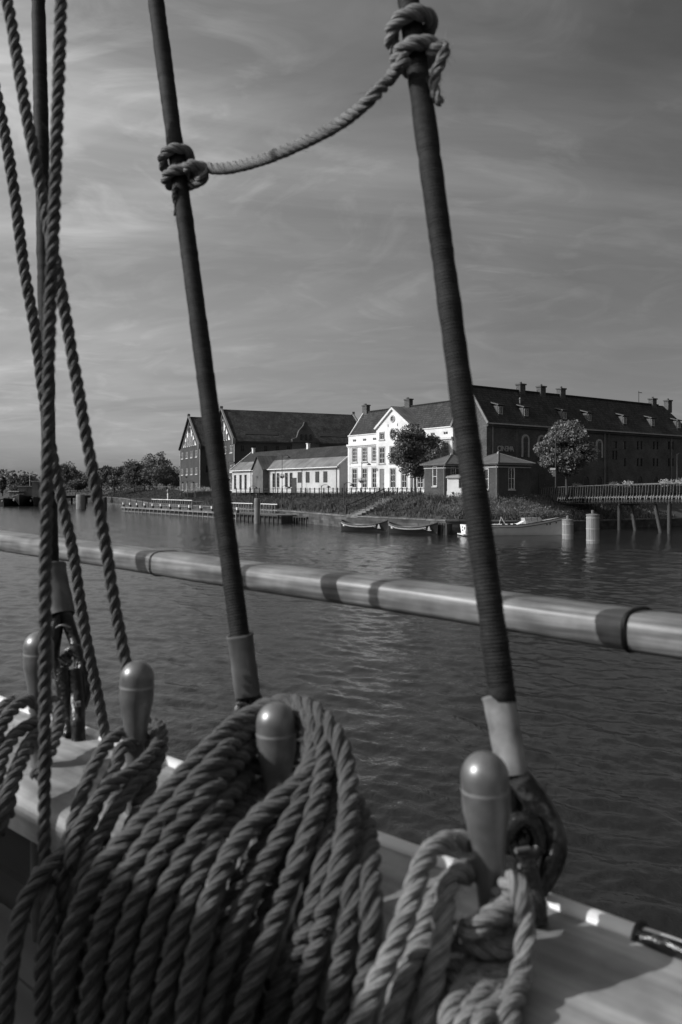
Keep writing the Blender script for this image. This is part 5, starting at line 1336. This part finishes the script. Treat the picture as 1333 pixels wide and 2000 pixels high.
def fuzz(P, D, parent, n, seed, L=(.004, .014), wd=.00016):
    g = np.random.default_rng(seed); T_, N_, B_ = frames(P); i = g.integers(1, len(P) - 1, n); a = g.uniform(0, 6.28, n)
    rd = np.cos(a)[:, None] * N_[i] + np.sin(a)[:, None] * B_[i]; base = P[i] + rd * D * .44
    ln = g.uniform(L[0], L[1], n)[:, None] * (g.random(n)[:, None] ** 1.5 + .2); dr = rd * .55 + T_[i] * g.normal(size=(n, 1)) * .9 + g.normal(size=(n, 3)) * .35
    mid = base + dr * ln * .5 + rd * ln * .1; tip = base + dr * ln + g.normal(size=(n, 3)) * ln * .25; sd = np.cross(dr, g.normal(size=(n, 3))); sd /= np.linalg.norm(sd, axis=1)[:, None]; sd *= wd
    V = np.stack([base - sd, base + sd, mid + sd, mid - sd, tip], 1).reshape(-1, 3); k = np.arange(n)[:, None] * 5
    Fq = np.vstack([k + np.array([[0, 1, 2, 3]]), k + np.array([[3, 2, 4, 4]])])
    V2 = np.stack([base - sd, base + sd, tip + sd * .3, tip - sd * .3], 1).reshape(-1, 3)
    V3 = np.stack([base - sd, base + sd, mid + sd, mid - sd], 1).reshape(-1, 3); V4 = np.stack([mid - sd, mid + sd, tip + sd * .2, tip - sd * .2], 1).reshape(-1, 3)
    VV = np.vstack([V3, V4]); o = fast_mesh('loose_fibres', VV, np.arange(len(VV)).reshape(-1, 4), M['fuzz'], parent, smooth=False); o['kind'] = 'stuff'; return o
def single_rope(name, pts, D, m, label, group=None, phase=0.0, nf=350, pitch=3.05, seed=1, cat='rope'):
    r = empty(name, (0, 0, 0), 0, label, cat, group); P = spline(W3(pts), D / 6.5); strands(P, D, r, m, phase, pitch, seed=seed); fuzz(P, D, r, nf, seed + 5); return r
def coil(name, turns, D, m, label, cat='rope', nf=120, seed=3, group=None, hang=False):
    r = empty(name, (0, 0, 0), 0, label, cat, group)
    for k, pts in enumerate(turns):
        dd = D; pts = pts if hang is None else clear_cap(pts, D, hang)
        P = spline(W3(pts), dd / 6.0); g = np.random.default_rng(seed + k)
        wv_ = np.linspace(0, 1, len(P)); P = P + (np.sin(wv_ * 9 + g.random() * 6)[:, None] * g.normal(size=3) * .0012)
        o = strands(P, dd, r, m, g.random() * 6, 3.0, 12, 'turn', False, seed=seed + k); fuzz(P, dd, o, nf * 5, seed + 50 + k, (.002, .010))
    return r

# running ropes on the left
single_rope('running_rope', [(-22, -160, 1.16), (-3, -80, 1.15), (14, 0, 1.14), (29, 80, 1.14), (48, 200, 1.13), (71, 320, 1.13), (90, 415, 1.13), (114, 535, 1.12), (141, 690, 1.12), (164, 825, 1.12), (190, 970, 1.12), (208, 1075, 1.12), (226, 1190, 1.12), (247, 1300, 1.12), (262, 1380, 1.12), (275, 1470, 1.12), (283, 1560, 1.12)], .0172, M['rope_run'],
            'rope running from the top left corner down behind the third pin head from the right', 'hanging running ropes', .4)
single_rope('running_rope', [(-60, -80, 1.34), (-30, 80, 1.34), (6, 240, 1.34), (29, 380, 1.34), (47, 520, 1.34), (68, 640, 1.34), (84, 760, 1.34), (103, 890, 1.34), (126, 1000, 1.34), (144, 1085, 1.34), (165, 1225, 1.34), (187, 1337, 1.35), (204, 1425, 1.36), (212, 1462, 1.36)], .0190, M['rope_run'],
            'rope entering from the left edge, ending at the white cap edge', 'hanging running ropes', 1.9)
single_rope('running_rope', [(132, -160, .99), (125, -80, .98), (120, 0, .97), (117, 100, .965), (112, 240, .96), (107, 400, .955), (100, 550, .95), (96, 700, .95), (94, 850, .95), (91, 1000, .95), (89, 1112, .95), (89, 1225, .95), (88, 1337, .95), (88, 1450, .945), (87, 1570, .94), (88, 1665, .93), (96, 1718, .915), (100, 1760, .90)], .0152, M['rope_run'],
            'nearly vertical rope in front of the leftmost shroud, ending in the knot at lower left', 'hanging running ropes', 2.5)
# ---------------------------------------------------------------- shrouds
def shroud(top, bot, D0, D1, lab, knots=()):
    r = empty('shroud', (0, 0, 0), 0, lab, 'shroud', 'served wire shrouds')
    a, b = at(*top), at(*bot); b = b; a = a + (a - b) * .12; L = (b - a).length; st = .00095; n = int(L / st); t = np.linspace(0, 1, n)[:, None]
    P = np.array(a)[None] * (1 - t) + np.array(b)[None] * t; s_ = t[:, 0] * L; g = np.random.default_rng(int(top[0]) + 5)
    R_ = (D0 + (D1 - D0) * t[:, 0]) / 2
    lump = np.interp(s_, np.arange(0, L + .03, .011), g.normal(size=len(np.arange(0, L + .03, .011)))) * .016 + np.interp(s_, np.arange(0, L + .1, .05), g.normal(size=len(np.arange(0, L + .1, .05)))) * .018
    ph = 2 * np.pi * (s_ / .0043 + .35 * np.interp(s_, np.arange(0, L + .02, .013), g.random(len(np.arange(0, L + .02, .013)))))
    prof = (1 + .065 * np.abs(np.sin(ph / 2)) + lump * 1.6)[:, None] * np.ones(16)[None]
    V, Fc = tube_arrays(P, R_, 16, prof); fast_mesh('serving', V, Fc, M['marline'], r); return r, a, b
sh1, a1_, b1_ = shroud((74, -60, 1.80), (101, 1112, 1.545), .029, .027, 'leftmost served shroud, partly behind the hanging ropes')
sh2, a2_, b2_ = shroud((297, -60, 1.53), (470, 1250, 1.19), .0285, .0285, 'middle served shroud with a boxy grey leather sleeve at its foot')
sh3, a3_, b3_ = shroud((790, -60, 1.075), (983, 1372, .90), .0285, .0290, 'right served shroud with a pale leather sleeve behind the nearest pin')
def sleeve(r, p0, p1, Ra, Rb, m, boxy=0.0, seam=2.4):
    P0, P1 = np.array(at(*p0)), np.array(at(*p1)); t = np.linspace(0, 1, 26)[:, None]; P = P0 * (1 - t) + P1 * t; n = 36; an = np.arange(n) / n * 2 * np.pi
    g = np.random.default_rng(int(p0[0])); bx_ = 1 / np.maximum(np.abs(np.cos(an)), np.abs(np.sin(an))) ** boxy
    sm = .10 * np.exp(-((an - seam) / .14) ** 2) + .04 * np.exp(-((an - seam - .5) / .2) ** 2)
    prof = (bx_ + sm)[None] * (1 + .018 * np.sin(t * 9 + 1) + .012 * np.sin(t * 21 + an[None] * 2)) * (1 + .06 * np.exp(-(t / .05) ** 2))
    V, Fc = tube_arrays(P, np.linspace(Ra, Rb, 26), n, prof); V2, F2 = tube_arrays(P[:6], np.linspace(Ra, Ra, 6) * .86, n, prof[:6]); k = len(V)
    Fq = [list(f) for f in Fc] + [[q + k for q in f[::-1]] for f in F2] + [[i, (i + 1) % n, k + (i + 1) % n, k + i][::-1] for i in range(n)]
    V = np.vstack([V, V2]); L = len(P) - 1
    return fast_mesh('leather_sleeve', V, np.array(Fq), m, r)
sleeve(sh3, (974, 1360, .905), (1002, 1516, .872), .0178, .0168, M['leather'], .15, 3.9)
sleeve(sh2, (469, 1240, 1.19), (484, 1358, 1.185), .0185, .0185, M['leather2'], .55, 3.6)
sleeve(sh1, (101, 1108, 1.545), (120, 1204, 1.50), .0235, .0235, M['leather2'], .3, 3.6)
def tube_px(r, name, pts, rpx, m, n=12):
    Q = W3(pts); Yv = np.mean([p[2] for p in pts]); P = spline(Q, .004); rr = np.interp(np.linspace(0, 1, len(P)), np.linspace(0, 1, len(rpx)), rpx) / F * Yv
    mb = MB(); mb.tube(P, rr, n); return mb.build(name, m, r)
tube_px(sh3, 'frayed_serving', [(976, 1338, .900), (979, 1352, .899), (983, 1366, .898)], [25, 29, 26], M['marline'])
tube_px(sh3, 'eye_leg', [(1000, 1500, .873), (1022, 1530, .868), (1052, 1572, .86), (1076, 1622, .85), (1083, 1664, .842), (1070, 1706, .83), (1052, 1745, .815)], [24, 26, 27, 27, 25, 21, 16], M['tar'])
tube_px(sh3, 'eye_leg', [(996, 1502, .885), (1004, 1540, .89), (1006, 1590, .89), (1000, 1640, .88)], [20, 18, 16, 14], M['tar'])
tube_px(sh3, 'thimble', [(990, 1668, .83), (992, 1632, .835), (1010, 1606, .84), (1036, 1604, .84), (1052, 1632, .84), (1054, 1668, .835)], [15, 17, 18, 18, 17, 15], M['blackpaint'])
tube_px(sh3, 'thimble_plate', [(1008, 1672, .842), (1022, 1640, .85), (1030, 1612, .85)], [22, 26, 22], M['blackpaint'])
tube_px(sh3, 'shackle', [(1000, 1650, .822), (1018, 1672, .818), (1040, 1672, .818), (1054, 1652, .822)], [11, 13, 13, 11], M['blackpaint'])
tube_px(sh3, 'bolt', [(1008, 1662, .806), (1036, 1658, .812)], [6, 6], M['glint'], 6)
tube_px(sh3, 'bolt', [(1014, 1692, .798), (1032, 1689, .806)], [5, 5], M['glint'], 6)
tube_px(sh3, 'turnbuckle', [(1024, 1680, .81), (1034, 1720, .80), (1046, 1770, .785), (1050, 1800, .78)], [24, 22, 20, 20], M['blackpaint'], 10)
tube_px(sh3, 'chainplate', [(1030, 1700, .802), (1044, 1760, .79), (1050, 1806, .782)], [26, 25, 24], M['blackpaint'], 6)
tube_px(sh1, 'eye_leg', [(114, 1195, 1.50), (110, 1230, 1.49), (105, 1275, 1.48), (108, 1320, 1.45)], [14, 13, 12, 12], M['tar'])
tube_px(sh1, 'eye_leg', [(126, 1195, 1.50), (142, 1240, 1.49), (158, 1290, 1.46), (168, 1345, 1.43), (160, 1385, 1.40)], [14, 12, 11, 11, 9], M['tar'])
tube_px(sh1, 'thimble', [(128, 1300, 1.46), (132, 1278, 1.46), (146, 1268, 1.46), (156, 1284, 1.46), (154, 1310, 1.45)], [9, 11, 12, 11, 9], M['blackpaint'])
tube_px(sh1, 'shackle', [(118, 1282, 1.43), (128, 1290, 1.43), (140, 1296, 1.43)], [7, 7, 7], M['blackpaint'])
tube_px(sh1, 'turnbuckle', [(120, 1305, 1.42), (126, 1345, 1.41), (132, 1400, 1.39), (136, 1440, 1.37)], [15, 16, 14, 12], M['blackpaint'])
tube_px(sh1, 'chainplate', [(146, 1310, 1.43), (150, 1360, 1.41), (152, 1400, 1.38), (154, 1450, 1.365)], [15, 17, 14, 13], M['tar'], 8)
tube_px(sh1, 'bolt', [(148, 1376, 1.355), (160, 1374, 1.36)], [6, 6], M['glint'], 6)
tube_px(sh1, 'seizing', [(110, 1226, 1.478), (121, 1221, 1.472), (139, 1226, 1.475)], [2.2, 2.4, 2.2], M['glint'], 6)
tube_px(sh2, 'eye_leg', [(478, 1352, 1.185), (470, 1385, 1.18), (458, 1420, 1.16), (450, 1470, 1.12), (452, 1530, 1.07)], [15, 15, 13, 12, 12], M['tar'])
tube_px(sh2, 'eye_leg', [(492, 1352, 1.185), (508, 1385, 1.18), (520, 1420, 1.16), (522, 1480, 1.12), (505, 1540, 1.07)], [15, 15, 13, 12, 12], M['tar'])
tube_px(sh2, 'seizing', [(462, 1376, 1.158), (474, 1374, 1.155), (486, 1378, 1.158)], [2.5, 3, 2.5], M['glint'], 6)
tube_px(sh2, 'turnbuckle', [(480, 1500, 1.08), (478, 1560, 1.03), (476, 1620, .99)], [18, 18, 16], M['blackpaint'])

# ---------------------------------------------------------------- ratline tied with hitches between two shrouds
def sh_point(a, b, py):
    lo, hi = 0.0, 1.0
    for _ in range(40):
        md = (lo + hi) / 2; p = a + (b - a) * md
        if HY + (CZ - p.z) / p.y * F < py: lo = md
        else: hi = md
    return a + (b - a) * lo, (b - a).normalized()
def hitch(parent, C, ax, Rsh, D, gap, turn0, name='hitch', m=None, pre=(), post=()):
    """two turns with a crossing, about the shroud axis; turn0 = start angle, 0 towards +X, -90 to the camera"""
    X_ = Vector((1, 0, 0)); X_ = (X_ - ax * X_.dot(ax)).normalized(); Y_ = ax.cross(X_).normalized()
    pts = [Vector(p) for p in pre]
    for i in range(0, 41):
        u_ = i / 40; th = turn0 + u_ * 4 * math.pi; h = gap * (-.5 + 1 / (1 + math.exp(-(u_ - .5) * 16))); rr = Rsh + D * .50 + D * .55 * math.exp(-((u_ - .5) / .10) ** 2)
        pts.append(C + (X_ * math.cos(th) + Y_ * math.sin(th)) * rr + ax * h)
    pts += [Vector(p) for p in post]; P = spline(pts, D / 7); o = strands(P, D, parent, m, 0, 3.0, 12, name, False); return o, pts
rl_ = empty('ratline', (0, 0, 0), 0, 'pale sagging rope hitched between the middle and the right shroud near the top', 'rope')
CL, axL = sh_point(a2_, b2_, 328); CR, axR = sh_point(a3_, b3_, 82)
DR = .0165; YL = CL.y; YRr = CR.y
cxl = lambda x, y, dY=0: at(x, y, YL + dY)
# left knot
hitch(rl_, CL, axL, .0138, .0190, .046, R(270), 'left_hitch', M['rope_rat'], post=[at(392, 352, YL - .03), at(398, 330, YL - .035), at(372, 322, YL - .045), at(362, 330, YL - .03)])
mb_pts = [at(372, 326, YL - .038), at(386, 325, YL - .036), at(405, 328, YL - .03), at(440, 329, YL - .06), at(500, 316, YL - .12), at(560, 293, YL - .19), at(620, 266, YL - .25), at(680, 230, YL - .32), at(725, 192, YL - .37), at(760, 155, YRr + .0), at(782, 124, YRr - .035), at(800, 108, YRr - .035)]
P = spline(mb_pts, DR / 7); strands(P, .0200, rl_, M['rope_rat'], .6, 2.5, rad_end=.84); fuzz(P, DR, rl_, 260, 9)
P = spline([at(343, 360, YL - .03), at(340, 385, YL - .03), at(344, 405, YL - .028), at(341, 424, YL - .028)], .0015); strands(P, .0085, rl_, M['rope_grey'], .3, 3.0, 8, 'left_tail', False, .7); fuzz(P, .012, rl_, 60, 31, (.004, .01))
# right knot and its tail
hitch(rl_, CR, axR, .0150, .0205, .046, R(270), 'right_hitch', M['rope_rat'])
P = spline([at(838, 100, YRr - .02), at(850, 96, YRr - .03), at(868, 92, YRr - .03), at(866, 110, YRr - .032), at(853, 140, YRr - .028), at(848, 165, YRr - .026), at(852, 185, YRr - .026), at(862, 206, YRr - .026)], .0022)
strands(P, .0175, rl_, M['rope_rat'], .2, 2.7, 12, 'right_tail', False, .75); fuzz(P, .0165, rl_, 160, 41, (.004, .012))

# ---------------------------------------------------------------- belaying pins
pin_prof = []
HR = .0222
for t in np.linspace(0, 90, 12): pin_prof.append((HR * math.sin(R(t)) if t else .0001, -HR * (1 - math.cos(R(t))) * 1.04))
pin_prof += [(HR * 1.0, -.030), (HR * 1.003, -.0325)]
low_prof = [(HR * 1.003, -.0355), (HR * 1.0, -.046), (HR * .975, -.055), (.0200, -.062), (.0178, -.074), (.0158, -.088), (.0143, -.104), (.0130, -.122), (.0118, -.140), (.0112, -.160), (.0112, -.172), (.0150, -.178), (.0152, -.188), (.0118, -.196), (.0118, -.30), (.0112, -.44), (.0090, -.485), (.0030, -.498), (.0001, -.499)]
band_prof = [(HR * 1.003, -.0325), (HR * 1.012, -.0332), (HR * 1.012, -.0348), (HR * 1.003, -.0355)]
def mk(prof, n=40): m_ = MB(); m_.lathe(prof, n); return m_
pins = []
plab = {0: 'nearest belaying pin at right, rope made fast round its foot', 1: 'second belaying pin from the right, big coil hung over it', 2: 'third belaying pin from the right, thin coil round its foot', 3: 'leftmost belaying pin, behind the vertical rope'}
p0 = None
for k, (px, py, Yp) in enumerate(((945, 1469, .735), (538, 1372, .895), (269, 1290, 1.06), (76, 1234, 1.235))):
    top = at(px, py, Yp)
    if p0 is None:
        r = empty('belaying_pin', top, 0, plab[k], 'belaying pin', 'belaying pins in the cap rail')
        mk(pin_prof).build('head', M['pin'], r); mk(band_prof).build('turned_ring', M['pinband'], r); mk(low_prof).build('shaft', M['pin'], r); p0 = r
    else: r = copy_tree(p0); r.location = top; r['label'] = plab[k]
    r.rotation_euler = (R((1.2, -1.0, .8, -.5)[k]), R((3.0, 1.5, 1.0, 0)[k] * -1), R(k * 70))

# ---------------------------------------------------------------- rope made fast on the nearest pin
Apts = [
 [(955, 1700, .75), (935, 1660, .755), (905, 1642, .745), (868, 1650, .72), (831, 1690, .695), (797, 1765, .672), (764, 1840, .655), (726, 1935, .64), (702, 2010, .63), (680, 2120, .62)],
 [(950, 1740, .75), (935, 1712, .75), (905, 1698, .735), (880, 1716, .71), (868, 1780, .688), (862, 1840, .675), (846, 1912, .662), (828, 1990, .652), (810, 2100, .64)],
 [(960, 1760, .74), (985, 1745, .722), (1003, 1720, .705), (1015, 1745, .695), (1022, 1790, .690), (1023, 1845, .680), (1016, 1915, .670), (996, 1990, .66), (975, 2100, .65)],
 [(1030, 1745, .72), (1005, 1760, .700), (965, 1788, .688), (932, 1812, .684), (905, 1822, .70), (885, 1815, .74)],
 [(1035, 1790, .73), (1010, 1822, .706), (975, 1852, .694), (930, 1850, .694), (895, 1838, .705), (870, 1830, .73)],
 [(880, 1810, .72), (845, 1838, .69), (805, 1872, .670), (782, 1940, .655), (762, 2010, .645), (745, 2110, .635)],
 [(1015, 1860, .72), (980, 1895, .695), (930, 1905, .690), (890, 1895, .70), (860, 1900, .73)],
 [(1000, 1900, .735), (965, 1925, .70), (930, 1965, .685), (900, 2020, .675), (880, 2100, .67)],
 [(960, 1860, .73), (925, 1880, .715), (905, 1930, .70), (880, 2000, .69), (860, 2100, .68)],
 [(1012, 1770, .735), (990, 1800, .715), (955, 1822, .705), (918, 1826, .708), (888, 1812, .73)],
 [(1020, 1880, .73), (990, 1915, .705), (950, 1935, .695), (905, 1930, .70), (872, 1915, .73)],
 [(850, 1740, .735), (838, 1790, .72), (820, 1850, .70), (800, 1930, .685), (785, 2020, .675), (770, 2110, .665)],
 [(935, 1700, .755), (890, 1708, .735), (852, 1760, .71), (817, 1835, .688), (792, 1915, .672), (768, 2010, .658), (750, 2110, .65)],
 [(985, 1930, .73), (960, 1975, .71), (945, 2040, .70), (930, 2110, .69)],
]
coil('belayed_rope', Apts, .0192, M['rope_pale'], 'pale rope wrapped in figures of eight round the nearest pin foot, lower right', nf=130, seed=13)
# big coil over the second pin
L_ = [
 [(600, 1384, .93), (560, 1374, .93), (515, 1384, .925), (462, 1412, .90), (420, 1448, .87), (370, 1500, .84), (318, 1562, .815), (262, 1625, .80), (205, 1690, .79), (165, 1762, .78), (140, 1840, .775), (125, 1930, .77), (118, 2110, .765)],
 [(600, 1400, .92), (560, 1388, .92), (515, 1402, .915), (470, 1436, .885), (430, 1478, .85), (382, 1530, .82), (330, 1592, .80), (278, 1660, .785), (232, 1735, .775), (200, 1815, .768), (180, 1910, .762), (168, 2110, .755)],
 [(590, 1425, .90), (545, 1432, .905), (500, 1452, .88), (455, 1492, .85), (408, 1545, .82), (358, 1606, .795), (312, 1675, .778), (272, 1752, .768), (245, 1838, .76), (226, 1940, .753), (215, 2110, .745)],
 [(590, 1460, .90), (540, 1478, .90), (495, 1508, .865), (450, 1552, .83), (405, 1605, .80), (360, 1670, .78), (322, 1745, .765), (298, 1830, .755), (278, 1930, .748), (264, 2110, .74)],
 [(590, 1500, .89), (540, 1520, .885), (500, 1550, .85), (460, 1592, .815), (420, 1648, .788), (385, 1715, .768), (355, 1790, .755), (335, 1880, .745), (318, 1975, .738), (308, 2110, .732)],
]
R_ = [
 [(600, 1452, .86), (612, 1480, .845), (596, 1520, .825), (555, 1556, .805), (505, 1598, .788), (462, 1650, .770), (428, 1715, .755), (402, 1795, .742), (384, 1880, .733), (366, 1980, .726), (352, 2110, .72)],
 [(570, 1400, .93), (600, 1415, .90), (615, 1455, .86), (606, 1510, .83), (580, 1585, .802), (540, 1655, .780), (500, 1722, .762), (464, 1800, .748), (436, 1885, .738), (412, 1975, .73), (396, 2110, .724)],
 [(556, 1386, .94), (590, 1388, .915), (622, 1425, .87), (632, 1490, .835), (616, 1590, .80), (584, 1680, .776), (552, 1765, .757), (516, 1858, .742), (488, 1940, .733), (465, 2020, .727), (450, 2120, .722)],
 [(545, 1374, .95), (585, 1376, .92), (625, 1398, .885), (660, 1446, .85), (678, 1505, .825), (681, 1575, .803), (672, 1655, .782), (654, 1730, .765), (632, 1805, .75), (610, 1895, .738), (592, 1985, .730), (576, 2110, .722)],
 [(585, 1384, .955), (612, 1400, .92), (643, 1448, .885), (655, 1520, .855), (650, 1600, .835), (636, 1680, .818), (610, 1780, .795), (580, 1870, .775), (556, 1950, .762), (535, 2050, .755), (528, 2110, .75)],
 [(650, 1480, .88), (676, 1560, .86), (690, 1640, .845), (692, 1720, .82), (686, 1790, .79), (674, 1860, .76), (662, 1940, .74), (652, 2020, .73), (644, 2110, .72)],
 [(690, 1560, .89), (712, 1610, .88), (724, 1669, .865), (726, 1760, .845), (722, 1850, .82), (712, 1930, .80), (704, 2010, .78), (696, 2110, .77)],
]
def behind_pin(p):
    w = min(1, max(0, (p[0] - 440) / 60)); return (p[0], p[1], p[2] * (1 - w) + max(p[2], .935) * w)
L_ = [[behind_pin(p) for p in q] for q in L_]
front_ = [clear_cap(q, .0222, True) for q in L_ + R_]
back = []
for fam in (front_[:5], front_[5:9]):
    for a, b in zip(fam[:-1], fam[1:]):
        n_ = min(len(a), len(b)); back.append([((a[i][0] + b[i][0]) / 2 + 3, (a[i][1] + b[i][1]) / 2 + 6, max(a[i][2], b[i][2]) + .019) for i in range(2, n_)])
coil('rope_coil', front_ + back, .0222, M['rope_coil'], 'thick dark rope coil of many turns hung over the second pin, filling the lower foreground', nf=110, seed=31, hang=None)
# thinner coil on the third pin
C_ = [
 [(292, 1440, 1.08), (268, 1424, 1.09), (240, 1432, 1.06), (205, 1462, 1.02), (172, 1522, .975), (148, 1590, .945), (131, 1661, .925), (122, 1725, .905), (120, 1790, .89)],
 [(290, 1458, 1.07), (262, 1455, 1.05), (238, 1462, 1.02), (228, 1500, 1.00), (205, 1545, .97), (178, 1600, .94), (160, 1660, .915), (148, 1720, .90)],
 [(290, 1430, 1.11), (308, 1436, 1.08), (312, 1452, 1.05), (280, 1486, 1.01), (243, 1512, .985), (204, 1545, .955), (175, 1592, .93), (150, 1640, .91), (138, 1700, .89)],
 [(310, 1470, 1.06), (300, 1500, 1.02), (265, 1530, .985), (234, 1572, .955), (200, 1622, .93), (172, 1680, .905), (155, 1745, .885)],
 [(262, 1420, 1.13), (290, 1410, 1.13), (312, 1420, 1.10), (318, 1445, 1.07), (312, 1480, 1.04), (288, 1530, 1.01), (262, 1580, .98)],
 [(300, 1520, 1.03), (285, 1560, 1.00), (262, 1600, .97), (240, 1650, .95), (222, 1700, .93)],
 [(250, 1530, 1.02), (225, 1570, .99), (205, 1630, .96), (190, 1690, .94)],
]
coil('thin_rope_coil', C_, .0172, M['rope_grey'], 'thinner grey rope coil round the foot of the third pin', nf=110, seed=61)
D_ = [
 [(95, 1400, 1.21), (70, 1372, 1.22), (45, 1372, 1.20), (15, 1398, 1.16), (-6, 1440, 1.12), (-14, 1500, 1.08)],
 [(100, 1405, 1.20), (64, 1412, 1.18), (28, 1436, 1.14), (4, 1490, 1.09), (-6, 1560, 1.05), (-10, 1620, 1.02)],
 [(95, 1425, 1.19), (58, 1448, 1.15), (34, 1500, 1.09), (12, 1560, 1.05), (-4, 1640, 1.02)],
 [(60, 1395, 1.30), (92, 1372, 1.28), (114, 1375, 1.24), (116, 1405, 1.20), (106, 1440, 1.16), (92, 1480, 1.12), (70, 1520, 1.08)],
 [(120, 1390, 1.27), (112, 1430, 1.24), (80, 1450, 1.20), (50, 1470, 1.14), (28, 1530, 1.08), (14, 1600, 1.04)],
 [(30, 1365, 1.30), (10, 1380, 1.27), (-10, 1410, 1.22)],
]
coil('leftmost_rope_coil', D_, .0195, M['rope_grey'], 'grey rope coil round the leftmost pin at the left edge of the view', nf=90, seed=81)
E_ = [
 [(140, 1650, .93), (118, 1672, .905), (90, 1700, .885), (66, 1732, .875), (44, 1780, .865), (28, 1850, .855), (16, 1930, .85), (8, 2010, .845), (0, 2120, .84)],
 [(70, 1705, .92), (86, 1728, .895), (95, 1760, .875), (92, 1830, .862), (86, 1900, .855), (83, 1990, .85), (80, 2120, .845)],
 [(120, 1690, .93), (105, 1720, .91), (118, 1770, .90), (124, 1840, .885), (112, 1930, .875), (104, 2120, .865)],
]
coil('hanging_rope_end', E_, .0185, M['rope_grey'], 'knotted rope ends hanging at the lower left corner beside the big coil', nf=100, seed=91)
